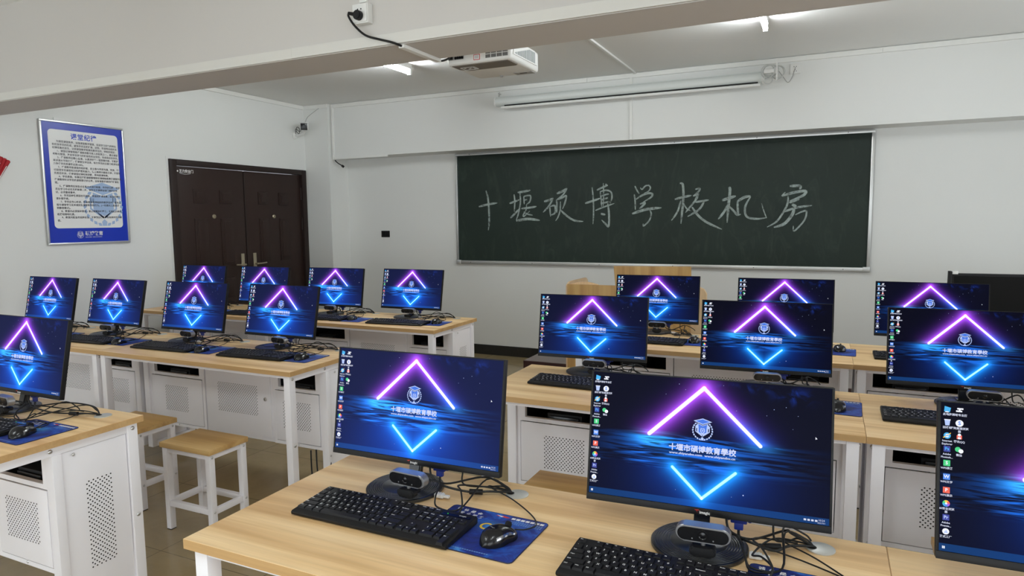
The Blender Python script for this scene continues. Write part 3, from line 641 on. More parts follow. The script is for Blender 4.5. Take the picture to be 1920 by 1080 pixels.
b = MB(); b.prism([(.385, .90), (.365, 1.105), (.985, 1.112), (.99, .90)], .10, .125, 'y', bev=.003); b.prism([(.385, .825), (.385, .90), (.99, .90), (.99, .825)], .10, .125, 'y'); b.build('lid', LECW, LE)
b = MB(); b.prism([(.02 + .24 * i / 12, .955 + .022 * math.sin(math.pi * i / 12)) for i in range(13)][::-1] + [(.02, .9), (.26, .9)], .021, .045, 'y'); b.build('armrest', LECL, LE)
TV = thing('flat_screen_display', 'big black flat display on a floor stand at the right front corner', 'display', (1.25, 5.45, 0))
b = MB(); b.box(-.46, .46, 0, .055, .50, 1.09, bev=.008); b.build('panel', BLKM, TV)
b = MB(); b.box(-.445, .445, -.003, .002, .53, 1.075); b.build('screen', mat('dark_screen_glass', (.008, .008, .008, 1), .35, spec=.08), TV)
b = MB(); b.box(-.475, -.455, -.006, .05, .50, 1.105, bev=.003); b.box(-.455, -.42, .0, .04, 1.085, 1.105, bev=.003, m=1); b.build('edge_trim', [BLKM, WHTP], TV)
for x in (-.25, .25):
    b = MB(); b.box(x - .025, x + .025, .055, .085, .05, .9, bev=.004); b.box(x - .03, x + .03, -.20, .32, 0.0, .05, bev=.008); b.build('leg', BLKM, TV)
b = MB(); b.box(-.25, .25, .058, .08, .30, .36, bev=.003); b.build('crossbar', BLKM, TV)

# ------------------------------------------------------------------ two-seat computer desks
DW, DD, DH = 1.4945, .618, .75
def holes(b, o, ux, uy, wdt, hgt, m=1):
    o, ux, uy = Vector(o), Vector(ux), Vector(uy); px, pz = .0165, .0088; j = 0
    while j * pz <= hgt:
        x = (j % 2) * px / 2
        while x <= wdt: b.disc(o + ux * x + uy * (j * pz), ux, uy, .0031, 6, m); x += px
        j += 1
def bolt(p, n, parent, r=.008):
    b = MB(); b.lathe([(r, 0), (r * .95, r * .25), (r * .6, r * .55), (r * .2, r * .66)], seg=12)
    b.xf(Vector(n).to_track_quat('Z', 'Y').to_matrix().to_4x4()); b.build('bolt', BOLT, parent, p)
def make_desk():
    d = thing('computer_desk', '', 'desk', (0, 0, 0), 0, 'two-seat computer desks in rows')
    b = MB(); b.box(0, DW, 0, DD, .725, .75, bev=.0016); top = b.build('tabletop', WOOD, d)
    b = MB()
    for (q) in ((0, DW, -.0008, 0), (0, DW, DD, DD + .0008)): b.box(q[0] + .001, q[1] - .001, q[2], q[3], .7262, .7488)
    for q in ((-.0008, 0), (DW, DW + .0008)): b.box(q[0], q[1], .001, DD - .001, .7262, .7488)
    b.build('edge_band', EDGE, top)
    for gx in (.617, 1.362):
        b = MB(); b.lathe([(.0305, .0), (.0305, .0022), (.029, .003), (.004, .003)], seg=28); b.disc((-.018, -.004, .0033), (1, 0, 0), (0, 1, 0), .0105, 14, 1)
        b.build('grommet', [GROM, HOLE], top, (gx, DD - .072, .75))
    y0, y1 = .015, DD - .055
    for (x, y) in ((.018, y0), (DW - .058, y0), (.018, y1), (DW - .058, y1)):
        b = MB(); b.box(x, x + .04, y, y + .04, .006, .725, bev=.002); leg = b.build('leg', STEEL, d)
        b = MB(); b.box(x + .001, x + .039, y + .001, y + .039, 0, .008); b.build('foot_cap', BLKM, leg)
        ex = x if x < .5 else x + .04; sx = -1 if x < .5 else 1
        bolt((ex, y + .02, .705), (sx, 0, 0), leg); bolt((ex, y + .02, .36), (sx, 0, 0), leg)
    for nm, q in (('front_rail', (.058, DW - .058, y0 + .004, y0 + .03)), ('back_rail', (.058, DW - .058, y1 + .01, y1 + .036)), ('side_rail', (.022, .048, y0 + .04, y1)), ('side_rail', (DW - .048, DW - .022, y0 + .04, y1))):
        b = MB(); b.box(*q, .708 if nm == 'front_rail' else .690, .725, bev=.0015); r = b.build(nm, STEEL, d)
        if nm == 'side_rail':
            sx = -1 if q[0] < .5 else 1
            bolt((q[0] if sx < 0 else q[1], .28, .708), (sx, 0, 0), r)
    cy0, cy1, cz0 = .295, DD - .03, .245
    for (x0, x1, kind) in ((.062, .540, 'left'), (.545, 1.075, 'mid'), (1.080, 1.4335, 'right')):
        b = MB(); t = .018
        if kind == 'mid':
            b.box(x0, x1, cy0 + .004, cy1, cz0, .69, bev=.002); cab = b.build('storage_cabinet', STEEL, d)
            b = MB(); b.box(x0 + .012, x1 - .012, cy0 - .002, cy0 + .004, cz0 + .022, .684, bev=.001)
            holes(b, (x0 + .11, cy0 - .0026, cz0 + .145), (1, 0, 0), (0, 0, 1), .31, .175)
            b.build('cabinet_door', [STEEL, HOLE], cab)
            b = MB(); b.lathe([(.011, 0), (.011, .004), (.009, .006)], seg=18); b.box(-.0015, .0015, -.006, .006, .0055, .0064, m=1); b.xf(Matrix.Rotation(R(90), 4, 'X')); b.build('lock', [BOLT, HOLE], cab, (x1 - .052, cy0 - .002, .49))
        else:
            b.box(x0, x0 + t, cy0, cy1, cz0, .69); b.box(x1 - t, x1, cy0, cy1, cz0, .69); b.box(x0 + t, x1 - t, cy0, cy1, cz0, cz0 + t)
            b.box(x0 + t, x1 - t, cy0, cy0 + .02, .556, .574); b.box(x0 + t, x1 - t, cy1 - .004, cy1, cz0 + t, .69)
            for xa, xb in ((x0 + t, x0 + t + .025), (x1 - t - .025, x1 - t)): b.box(xa, xb, cy0, cy0 + .02, .574, .69)
            cab = b.build('computer_cabinet', STEEL, d, smooth=False)
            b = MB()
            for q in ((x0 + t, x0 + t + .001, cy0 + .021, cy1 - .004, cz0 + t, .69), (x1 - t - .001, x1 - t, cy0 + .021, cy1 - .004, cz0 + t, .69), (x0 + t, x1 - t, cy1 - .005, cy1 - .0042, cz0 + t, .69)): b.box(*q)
            b.build('painted_slot_shade', CAB_SHADE, cab, smooth=False)  # added dark sheets stand in for the shade behind the open slot
            b = MB(); b.box(x0 + t + .003, x1 - t - .003, cy0 - .003, cy0 + .006, cz0 + .022, .552, bev=.001)
            c = (x0 + x1) / 2; holes(b, (c - .098, cy0 - .0036, cz0 + .10), (1, 0, 0), (0, 0, 1), .198, .155)
            b.build('cabinet_door', [STEEL, HOLE], cab)
            sx = -1 if kind == 'left' else 1
            xs = .032 if kind == 'left' else DW - .032
            b = MB(); b.box(min(xs, xs + sx * .004), max(xs, xs + sx * .004), cy0 + .02, DD - .058, .085, .688, bev=.001)
            holes(b, (xs + sx * .0046, .40, .23), (0, 1, 0), (0, 0, 1), .095, .33)
            b.build('side_panel', [STEEL, HOLE], cab)
            b = MB(); xa, xb = (.018, .062) if kind == 'left' else (1.4335, DW - .018)
            b.box(xa, xb, cy0 - .012, cy0 + .02, .08, .69, bev=.002); b.box(xa, xb, cy0 + .02, DD - .057, .08, .112, bev=.002); b.build('side_post', STEEL, cab)
            for (y, z) in ((cy0 + .004, .222), (cy0 + .06, .675)): bolt((.018 if sx < 0 else DW - .018, y, z), (sx, 0, 0), cab, .006)
            bolt(((x0 + x1) / 2, cy0, .256), (0, -1, 0), cab, .005)
        
    return d
ROWY = dict(R1=1.0392, R2=2.4944, R3=3.7124, L1=1.0779, L2=2.4851, L3=3.8363)
XRr, XLe = -1.35, -2.3821
DESKS = [(XRr, 'R1', 'white-framed oak desk nearest the camera carrying the two big front monitors'), (XRr + 1.4966, 'R1', 'white-framed oak desk in the bottom right corner joined to the nearest desk'),
         (XRr, 'R2', 'white-framed oak desk at the aisle end of the middle row on the right'), (XRr + 1.4966, 'R2', 'white-framed oak desk at the right edge in the middle row'),
         (XRr, 'R3', 'white-framed oak desk nearest the lectern in the far row on the right'), (XRr + 1.4966, 'R3', 'white-framed oak desk at the right edge in the far row'),
         (XLe - 1.4966, 'L1', 'white-framed oak desk in the bottom left corner beside the stools'),
         (XLe - 2.9932, 'L2', 'white-framed oak desk by the left wall in the middle left row'), (XLe - 1.4966, 'L2', 'white-framed oak desk at the aisle end of the middle left row behind the stools'),
         (XLe - 2.9932, 'L3', 'white-framed oak desk before the brown door in the far left row'), (XLe - 1.4966, 'L3', 'white-framed oak desk at the aisle end of the far left row')]
desk0 = None
for (x, r, lb) in DESKS:
    if desk0 is None: desk0 = make_desk(); o = desk0; o['label'] = lb; o.location = (x, ROWY[r], 0)
    else: copy_thing(desk0, lb, (x, ROWY[r], 0))

# ------------------------------------------------------------------ stools
def make_stool():
    s = thing('wooden_stool', '', 'stool', (0, 0, 0), 0, 'small stools with white steel frames'); w, d, h = .336, .234, .44
    b = MB(); b.box(0, w, 0, d, h - .025, h, bev=.002); b.build('seat', STOOLW, s)
    for (x, y) in ((.008, .008), (w - .038, .008), (.008, d - .038), (w - .038, d - .038)):
        b = MB(); b.box(x, x + .03, y, y + .03, .004, h - .025, bev=.002); l = b.build('leg', STEEL, s)
        b = MB(); b.box(x + .001, x + .029, y + .001, y + .029, 0, .006); b.build('foot_cap', BLKM, l)
        sx = -1 if x < .1 else 1; ex = x if sx < 0 else x + .03
        bolt((ex, y + .015, h - .04), (sx, 0, 0), l, .006); bolt((ex, y + .015, .135), (sx, 0, 0), l, .006)
    for nm, z0, z1 in (('top_rail', h - .05, h - .025), ('stretcher', .12, .148)):
        for q in ((.038, w - .038, .011, .033), (.038, w - .038, d - .033, d - .011), (.011, .033, .038, d - .038), (w - .033, w - .011, .038, d - .038)):
            b = MB(); b.box(*q, z0, z1, bev=.0015); b.build(nm, STEEL, s)
    return s
st0 = make_stool(); st0['label'] = 'wooden stool with white frame standing in the left aisle, the nearer and fully seen one'; st0.location = (-2.888, 2.126, 0)
for (x, y, lb) in ((-3.50, 2.212, 'wooden stool with white frame half hidden behind the bottom left desk'), (-1.06, 2.29, 'wooden stool seat showing behind the first monitor of the nearest right row'),
                   (.345, 2.255, 'wooden stool corner peeking out beside the monitor cut by the bottom right edge'), (-4.24, 2.175, 'wooden stool behind the bottom left monitor, only a strip of seat showing')):
    copy_thing(st0, lb, (x, y, 0))

# ------------------------------------------------------------------ the desktop picture on the screens
def screen_mat():
    m = bpy.data.materials.new('desktop_wallpaper_screen'); m.use_nodes = True; nt = m.node_tree; n = N(nt); b = nt.nodes['Principled BSDF']
    tc = n.new('ShaderNodeTexCoord').outputs['Object']; sp = n.new('ShaderNodeSeparateXYZ'); n.put(sp.inputs[0], tc)
    x, z = sp.outputs[0], sp.outputs[2]
    def seg(ax, az, bx, bz):
        ux, uz = bx - ax, bz - az; L2 = ux * ux + uz * uz
        dx, dz = n.m('SUBTRACT', x, ax), n.m('SUBTRACT', z, az)
        t = n.m('DIVIDE', n.m('ADD', n.m('MULTIPLY', dx, ux), n.m('MULTIPLY', dz, uz)), L2, clamp=True)
        ex, ez = n.m('SUBTRACT', dx, n.m('MULTIPLY', t, ux)), n.m('SUBTRACT', dz, n.m('MULTIPLY', t, uz))
        return n.m('SQRT', n.m('ADD', n.m('MULTIPLY', ex, ex), n.m('MULTIPLY', ez, ez)))
    def ex(d, s): return n.m('EXPONENT', n.m('MULTIPLY', d, -1.0 / s))
    def core(d, w): return n.m('SUBTRACT', 1.0, n.m('DIVIDE', n.m('SUBTRACT', d, w), .0016, clamp=True), clamp=True)
    def gauss(v, c, s): u = n.m('DIVIDE', n.m('SUBTRACT', v, c), s); return n.m('EXPONENT', n.m('MULTIPLY', n.m('MULTIPLY', u, u), -1.0))
    def step(v, a, b_): # smooth 0..1 from a to b_
        q = n.new('ShaderNodeMapRange', interpolation_type='SMOOTHSTEP'); n.put(q.inputs[0], v); q.inputs[1].default_value = a; q.inputs[2].default_value = b_; return q.outputs[0]
    A = seg(-.126, .1735, -.003, .2905); B = seg(-.003, .2905, .1236, .1704); Cc = seg(-.0694, .1017, -.0006, .0375); D = seg(-.0006, .0375, .0719, .1036)
    CD = n.m('MINIMUM', Cc, D)
    tot = None
    def add(f, col):
        nonlocal tot
        c = n.new('ShaderNodeVectorMath', operation='SCALE'); c.inputs[0].default_value = col[:3]; n.put(c.inputs['Scale'], f)
        if tot is None: tot = c.outputs[0]
        else:
            a = n.new('ShaderNodeVectorMath', operation='ADD'); n.put(a.inputs[0], tot); n.put(a.inputs[1], c.outputs[0]); tot = a.outputs[0]
    add(n.m('ADD', 1.0, 0.0), (.0015, .0015, .005))
    up = step(z, .166, .176)
    pB = step(z, .18, .26)
    gA, gB = n.m('MULTIPLY', ex(A, .0105), up), n.m('MULTIPLY', ex(B, .0095), up)
    add(gA, (.75, .13, 1.5)); add(n.m('MULTIPLY', gB, pB), (.60, .11, 1.5)); add(n.m('MULTIPLY', gB, n.m('SUBTRACT', 1.0, pB)), (.06, .28, 1.6))
    wide = n.m('MULTIPLY', ex(n.m('MINIMUM', A, B), .018), n.m('MULTIPLY_ADD', up, .8, .2)); add(wide, (.030, .012, .20))
    at = n.new('ShaderNodeAttribute', attribute_type='OBJECT', attribute_name='view_haze')
    amp = n.m('MULTIPLY_ADD', at.outputs['Fac'], .50, .50, clamp=True)
    # water: streaks brighter near the centre, dark troughs
    st = n.noise(n.mapping(tc, (5, 1, 85)), 1.0, 3, .5, 1.3)
    st2 = n.noise(n.mapping(tc, (9, 1, 190), (3, 0, 7)), 1.0, 3, .6, .6)
    stv = n.m('MULTIPLY_ADD', step(st, .44, .58), 1.0, n.m('MULTIPLY', step(st2, .45, .65), .25))
    band = n.m('MULTIPLY', step(z, .088, .112), n.m('SUBTRACT', 1.0, step(z, .166, .178)))
    wx = n.m('ADD', gauss(x, -.02, .135), n.m('MULTIPLY', gauss(x, -.12, .05), .7))
    wat = n.m('MULTIPLY', n.m('MULTIPLY', n.m('MULTIPLY', stv, band), wx), amp); add(wat, (.02, .26, 1.3))
    spot = n.m('MULTIPLY', n.m('MULTIPLY', gauss(x, -.118, .035), gauss(z, .162, .014)), n.m('MULTIPLY_ADD', stv, .7, .3)); add(spot, (.05, .55, 1.1))
    spot2 = n.m('MULTIPLY', n.m('MULTIPLY', gauss(x, .125, .03), gauss(z, .166, .009)), n.m('MULTIPLY_ADD', stv, .6, .4)); add(spot2, (.03, .35, 1.1))
    # under the water line
    lo = n.m('SUBTRACT', 1.0, step(z, .092, .125))
    gl = n.m('MULTIPLY', ex(CD, .0095), 1.0); add(gl, (.02, .55, 1.6))
    add(n.m('MULTIPLY', amp, n.m('MULTIPLY', ex(CD, .045), n.m('MULTIPLY_ADD', lo, .85, .15))), (.004, .075, .62))
    add(n.m('MULTIPLY', at.outputs['Fac'], n.m('MULTIPLY', n.m('MULTIPLY', gauss(x, .0, .20), gauss(z, .03, .10)), lo)), (.002, .022, .17))
    neb = step(n.noise(tc, 26, 4, .6, .6), .42, .75)
    add(n.m('MULTIPLY', neb, n.m('ADD', n.m('MULTIPLY', gauss(x, .19, .03), gauss(z, .287, .014)), n.m('MULTIPLY', n.m('MULTIPLY', gauss(x, .08, .06), gauss(z, .298, .008)), .6))), (.01, .05, .40))
    for d, w in ((A, .0036), (B, .0031), (Cc, .0022), (D, .0022)):
        c = core(d, w); add(n.m('MULTIPLY', c, 1.0), (1.0, .95, 1.0) if d in (A, B) else (.55, .85, .7))
    tb = n.m('SUBTRACT', 1.0, step(z, .0305, .0315)); add(tb, (.004, .040, .15))
    add(at.outputs['Fac'], (.0075, .012, .058))  # even lift that paints the haze of a screen seen at an angle
    n.put(b.inputs['Emission Color'], tot); b.inputs['Emission Strength'].default_value = 1.0
    b.inputs['Base Color'].default_value = (.003, .003, .0033, 1); b.inputs['Roughness'].default_value = .30; b.inputs['Specular IOR Level'].default_value = .01
    return m
SCREENM = screen_mat()
IW = emit('icon_white', srgb(240, 242, 255)); IB = emit('icon_blue', srgb(60, 130, 235)); IC = emit('icon_cyan', srgb(40, 170, 235)); IG = emit('icon_green', srgb(40, 205, 120))
IR = emit('icon_red', srgb(238, 86, 60)); IN = emit('icon_navy', srgb(14, 34, 150)); IL = emit('icon_lavender', srgb(176, 196, 250)); IY = emit('icon_yellow', srgb(250, 200, 50)); IP = emit('icon_purple', srgb(160, 80, 220))
LOGOB = emit('emblem_blue', srgb(34, 106, 226)); TXTW = emit('screen_text', srgb(198, 208, 246)); LABT = emit('icon_label', srgb(205, 210, 232))
SM = [SCREENM, IW, IB, IC, IG, IR, IN, IL, IY, IP, LOGOB, TXTW, LABT]
def make_screen():
    b = MB(); y = -.0008
    b.poly([(-.2672, 0, .0163), (.2672, 0, .0163), (.2672, 0, .3105), (-.2672, 0, .3105)], 0)
    X, Z = (1, 0, 0), (0, 0, 1)
    def q(x, z, w, h, m, d=0): b.poly([(x - w / 2, y - d, z - h / 2), (x + w / 2, y - d, z - h / 2), (x + w / 2, y - d, z + h / 2), (x - w / 2, y - d, z + h / 2)], m)
    def dsc(x, z, r, m, d=0, a0=0, a1=360, k=18):
        pts = [(x + r * math.cos(R(a0 + (a1 - a0) * i / k)), y - d, z + r * math.sin(R(a0 + (a1 - a0) * i / k))) for i in range(k + (0 if a1 - a0 == 360 else 1))]
        if a1 - a0 != 360: pts.append((x, y - d, z))
        b.poly(pts, m)
    e = .0001
    def lab(x, z, *ls):
        for i, t in enumerate(ls): b.text(t, .0052, (x, y, z - i * .0062), X, Z, 12, 'CENTER', bold=.00012)
    rows = [.2970, .2705, .2440, .2176, .1895, .1625, .1360, .1096, .0824, .0550]
    c1, c2 = -.2560, -.2352
    z = rows[0]; b.poly([(c1 - .006, y, z - .005), (c1 + .004, y, z - .006), (c1 + .006, y, z + .003), (c1 - .005, y, z + .006)], 3); q(c1 - .001, z - .0055, .006, .002, 1, e); lab(c1, z - .0105, '此电脑')
    z = rows[1]; b.poly([(c1 - .0035, y, z - .006), (c1 + .0035, y, z - .006), (c1 + .005, y, z + .005), (c1 - .005, y, z + .005)], 7); q(c1, z + .0055, .011, .0015, 1, e); lab(c1, z - .0105, '回收站')
    z = rows[2]; dsc(c1, z, .0062, 3); dsc(c1, z, .0035, 1, e); q(c1 + .001, z, .009, .0016, 3, 2 * e); b.poly([(c1 - .0075, y - e, z - .004), (c1 - .006, y - e, z - .005), (c1 + .0065, y - e, z + .005), (c1 + .006, y - e, z + .0065)], 8); lab(c1, z - .0105, 'Internet', 'Explorer')
    z = rows[3]; q(c1, z, .0115, .0115, 6); b.text('Ps', .0085, (c1, y - e, z), X, Z, 3, 'CENTER', bold=.0002); lab(c1, z - .0105, 'Adobe', 'Photosh...')
    for k, (mm, ch, lb) in enumerate(((4, 'S', 'WPS表格'), (2, 'W', 'WPS文字'), (5, 'P', 'WPS演示'))):
        z = rows[4 + k]; q(c1, z, .0118, .0118, mm); b.text(ch, .009, (c1, y - e, z), X, Z, 1, 'CENTER', bold=.0002); lab(c1, z - .0105, lb)
    z = rows[7]
    for i, mm in enumerate((5, 8, 4, 3, 2, 9)): dsc(c1, z, .0064, mm, 0, i * 60, i * 60 + 60, 5)
    dsc(c1, z, .002, 1, e); lab(c1, z - .0105, '360安全浏览', '器')
    z = rows[8]; q(c1, z, .0115, .0115, 6); b.text('Pr', .0085, (c1, y - e, z), X, Z, 7, 'CENTER', bold=.0002); lab(c1, z - .0105, 'Adobe', 'Premie...')
    z = rows[9]; dsc(c1, z, .006, 1); b.poly([(c1 - .004, y - e, z - .003), (c1 + .004, y - e, z - .003), (c1 + .001, y - e, z + .003)], 7); lab(c1, z - .0105, '格式工厂')
    z = rows[0]
    for sx in (-1, 1): q(c2 + sx * .001, z + sx * .0025, .0105, .003, 1)
    q(c2, z, .003, .004, 1, e); lab(c2, z - .0105, '剪映专业版')
    z = rows[1]; dsc(c2, z, .0068, 1); b.text('S', .010, (c2, y - e, z), X, Z, 2, 'CENTER', bold=.0003); lab(c2, z - .0105, '搜狗高速浏览', '器')
    z = rows[2]; q(c2, z - .001, .009, .0075, 5); q(c2, z - .003, .005, .004, 1, e); dsc(c2, z + .0035, .0028, 1, e); lab(c2, z - .0105, '腾讯QQ')
    z = rows[3]; dsc(c2 - .0022, z + .001, .005, 4); dsc(c2 + .003, z - .002, .0042, 1, e); lab(c2, z - .0105, '微信')
    # task bar
    for (dx, dz) in ((-.0013, -.0013), (.0013, -.0013), (-.0013, .0013), (.0013, .0013)): q(-.2595 + dx, .0238 + dz, .0022, .0022, 1)
    for i in range(4): q(.219 + i * .0075, .0236, .005, .004, 12)
    b.text('10:24', .006, (.252, y, .0255), X, Z, 12, 'CENTER'); b.text('2021/9/1', .0045, (.252, y, .0198), X, Z, 12, 'CENTER')
    # emblem, school name, addresses
    emblem(b, (-.0035, y, .1955), X, Z, .0262, 7, 10, Vector((0, -.00008, 0)))
    for (dx, dz) in ((-.00045, 0), (.00045, 0), (0, .00045), (0, -.00045), (0, 0)): b.text('十堰市碩博教育學校', .0165, (-.0035 + dx, y, .1475 + dz), X, Z, 11, 'CENTER', bold=.00015, width=.150)
    for dx in (-.0002, .0002): b.text('www.shiyansbo.com  www.shiyansbo.cn', .0072, (-.0035 + dx, y - .0001, .1352), X, Z, 11, 'CENTER', bold=.0001, width=.148)
    b.poly([(.2362, y, .2035), (.2362, y, .1975), (.2378, y, .1990), (.2402, y, .1990)], 1)
    for (sx, sz, r) in ((.15, .255, .0009), (.135, .24, .0007), (.175, .262, .0008), (.07, .245, .0006), (.19, .215, .0006), (-.06, .296, .0008), (-.045, .284, .0007), (-.09, .27, .0006), (.09, .057, .0015), (.065, .05, .0006), (-.06, .05, .0006), (.04, .30, .0006), (.20, .245, .0007)):
        dsc(sx, sz, r, 7, 0, 0, 360, 6)
    return b
GLOW = {}
def ring_mat():
    m = bpy.data.materials.new('grooved_black_base'); m.use_nodes = True; nt = m.node_tree; n = N(nt); b = nt.nodes['Principled BSDF']
    tc = n.new('ShaderNodeTexCoord').outputs['Object']; sp = n.new('ShaderNodeSeparateXYZ'); n.put(sp.inputs[0], tc)
    r = n.m('SQRT', n.m('ADD', n.m('MULTIPLY', sp.outputs[0], sp.outputs[0]), n.m('MULTIPLY', sp.outputs[1], sp.outputs[1])))
    g = n.m('GREATER_THAN', r, .062); w = n.m('MULTIPLY', n.m('SINE', n.m('MULTIPLY', r, 1150.0)), g)
    bn = n.new('ShaderNodeBump'); bn.inputs['Strength'].default_value = .9; bn.inputs['Distance'].default_value = .002; n.put(bn.inputs['Height'], w); n.put(b.inputs['Normal'], bn.outputs[0])
    b.inputs['Base Color'].default_value = (.022, .023, .024, 1); b.inputs['Roughness'].default_value = .30; b.inputs['Specular IOR Level'].default_value = .6; return m
RINGM = ring_mat()
# ------------------------------------------------------------------ monitor
def make_monitor():
    t = thing('monitor', '', 'monitor', (0, 0, 0), 0, 'black widescreen monitors showing the neon desktop')
    b = MB(); b.lathe([(.1045, 0), (.107, .002), (.107, .007), (.102, .0105), (.02, .013)], seg=56); b.build('base', RINGM, t)
    b = MB(); b.prism([(.040, .012), (.064, .012), (.098, .15), (.080, .15)], -.018, .018, 'x', bev=.003); b.box(-.028, .028, .022, .068, .0115, .016, bev=.002); b.build('neck', BLKG, t)
    hold = bpy.data.objects.new('panel', None)
    T = (0, .036, .0567); W2 = .2725; H = .3132
    b = MB()
    # thin bezel with deeper chin, shallow housing behind
    b.box(-W2, W2, .002, .018, 0, H, bev=.003)
    b.box(-W2, W2, -.0025, .003, 0, .0160, bev=.0015); b.box(-W2, W2, -.0012, .003, H - .0026, H, bev=.0008)
    b.box(-W2, -W2 + .0050, -.0012, .003, .0155, H, bev=.0008); b.box(W2 - .0050, W2, -.0012, .003, .0155, H, bev=.0008)
    b.box(-.19, .19, .016, .040, .03, .21, bev=.012, seg=3)
    b.text('imagic', .0095, (-.004, -.0029, .0066), (1, 0, 0), (0, 0, 1), 1, 'LEFT', bold=.0002)
    b.poly([(-.016, -.0029, .0115), (-.006, -.0029, .0125), (-.004, -.0029, .0108), (-.010, -.0029, .0100), (-.008, -.0029, .0045), (-.011, -.0029, .0100)], 2)
    fr = b.build('bezel', [BLK, WHT, mat('logo_red', srgb(190, 40, 30), .5)], t, T); 
    s = make_screen().build('screen', SM, t, T, smooth=False, recalc=False)
    # video plug, cables
    b = MB(); b.box(-.018, .018, -.008, .008, -.030, 0, bev=.003); b.box(-.010, .010, -.006, .006, -.046, -.028, bev=.003)
    for sx in (-1, 1): b.cyl((sx * .0235, 0, -.026), (sx * .0235, 0, .0), .004, seg=10); b.box(sx * .0235 - .006 if sx < 0 else .0175, -.0175 if sx < 0 else .0295, -.003, .003, -.006, 0)
    b.build('video_plug', BLUEP, t, (.082, .052, .075))
    return t, fr, s
proto, p_bez, p_scr = make_monitor()
proto_parts = None
def cab(parent, pts, r, name='cable'):
    b = MB(); b.tube(pts, r, sub=6); return b.build(name, CABLE, parent)
MON = dict(R1a=(-1.036, 1.534, 1.4, 8.7), R1b=(-.240, 1.528, 3.5, 10.0), R1c=(.492, 1.525, 1.9, 11.0), R2a=(-1.024, 3.080, 2.6, 9.1), R2b=(-.230, 3.097, 2.7, 8.9), R2c=(.515, 3.091, 1.8, 10.5),
           R3a=(-.995, 4.341, 2.5, 10.2), R3b=(-.214, 4.333, 2.1, 9.6), R3c=(.539, 4.315, -1.1, 9.0), L1a=(-2.959, 1.569, -.1, 10.8),
           L2a=(-5.053, 2.909, .1, 11.5), L2b=(-4.378, 2.936, -.5, 11.9), L2c=(-3.646, 2.958, .5, 11.6), L2d=(-2.951, 2.995, -.5, 11.7), L3a=(-5.02, 4.19, -.9, 11.0), L3b=(-4.325, 4.22, -.5, 10.2), L3c=(-3.604, 4.274, 2.0, 9.6), L3d=(-2.908, 4.338, .2, 10.8))
ROWN = dict(R1='nearest right row', R2='middle right row', R3='far right row', L1='nearest left row', L2='middle left row', L3='far left row')
NTH = dict(a='first', b='second', c='third', d='fourth')
def where(k):
    if k == 'L1a': return 'cut by the left photo edge'
    if k == 'R1c': return 'cut by the bottom right photo edge'
    return '%s from left in the %s' % (NTH[k[2]], ROWN[k[:2]])
VIEW_HAZE = dict(R1a=1.0, R1b=.15, R1c=.08, R2a=.42, R2b=.08, R2c=.08, R3a=.25, R3b=.16, R3c=.12, L1a=.95, L2a=1.0, L2b=1.0, L2c=.95, L2d=.9, L3a=1.0, L3b=1.0, L3c=.9, L3d=.85)  # view-angle haze, put into each screen's emission as a fixed amount
MPOS = {}
rnd = random.Random(3)
first = True
for k, (mx, my, yaw, tilt) in MON.items():
    a = R(yaw); px, py = mx + math.sin(a) * .036, my - math.cos(a) * .036
    MPOS[k] = (px, py)
    if first: o = proto; first = False
    else: o = copy_tree(proto)
    o['label'] = 'black monitor with neon desktop, ' + where(k)
    o.location = (px, py, DH + .0003); o.rotation_euler = (0, 0, a)
    for ch in o.children:
        if ch.name.startswith('bezel') or ch.name.startswith('screen'): ch.rotation_euler = (-R(tilt), 0, 0)
        if ch.name.startswith('screen'): ch['view_haze'] = VIEW_HAZE[k]
CABLED = {}
def grom(k):
    r = k[:2]; dx = {'a': .617, 'b': 1.362, 'c': .617, 'd': 1.362}[k[2]]
    base = {'R': {'a': XRr, 'b': XRr, 'c': XRr + 1.4966}, 'L': {'a': XLe - 2.9932, 'b': XLe - 2.9932, 'c': XLe - 1.4966, 'd': XLe - 1.4966}}[k[0]][k[2]]
    if k == 'L1a': base, dx = XLe - 1.4966, 1.362
    return base + dx - .015, ROWY[r] + DD - .077
MONOBJ = {}
for o in list(C.objects):
    if o.parent is None and o.name.startswith('monitor'): 
        for k in MON:
            if abs(o.location.x - MPOS[k][0]) < 1e-4 and abs(o.location.y - MPOS[k][1]) < 1e-4: MONOBJ[k] = o
for k, o in MONOBJ.items():
    gx, gy = grom(k); inv = (Matrix.Translation(o.location) @ Matrix.Rotation(o.rotation_euler.z, 4, 'Z')).inverted(); g = inv @ Vector((gx, gy, DH)); j = lambda s: rnd.uniform(-s, s)
    mid = .5 * (g.x + .08)
    cab(o, [(.082, .052, .03), (.086, .045, .014), (.12, .02 + j(.01), .019), (mid, .025 + j(.012), .010), (g.x - .05, g.y - .03, .012), (g.x, g.y, .006)], .0032, 'video_cable')
    b = MB(); f = Vector((g.x - .085, g.y - .045, .011)); b.cyl(f - Vector((.017, .004, 0)), f + Vector((.017, .006, 0)), .0075, seg=12); b.build('ferrite_bead', BLK, o)
    cab(o, [(.055, .045, .075), (.062, .04, .03), (.11, .035, .018), (mid + .02, .06 + j(.01), .04 + j(.01)), (g.x - .045, g.y + j(.01), .030), (g.x + .004, g.y, .004)], .0028, 'power_cable')
    if k in ('R1a', 'L2c', 'L3d', 'R1b', 'R3a'):
        b = MB(); b.box(.108, .134, -.028, -.012, .003, .013, bev=.002); b.box(.1345, .150, -.025, -.015, .005, .011, bev=.001)
        for q in range(3): b.box(.112 + q * .007, .115 + q * .007, -.029, -.011, .006, .0135)
        b.build('white_connector', WHTP, o)
    if k[0] == 'R' or k in ('L3c', 'L2d'):
        cab(o, [(.155, .05, .055), (.16, .045, .02), (mid + .03, .07, .012), (g.x - .03, g.y + .01, .014), (g.x, g.y, .004)], .0024, 'audio_cable')

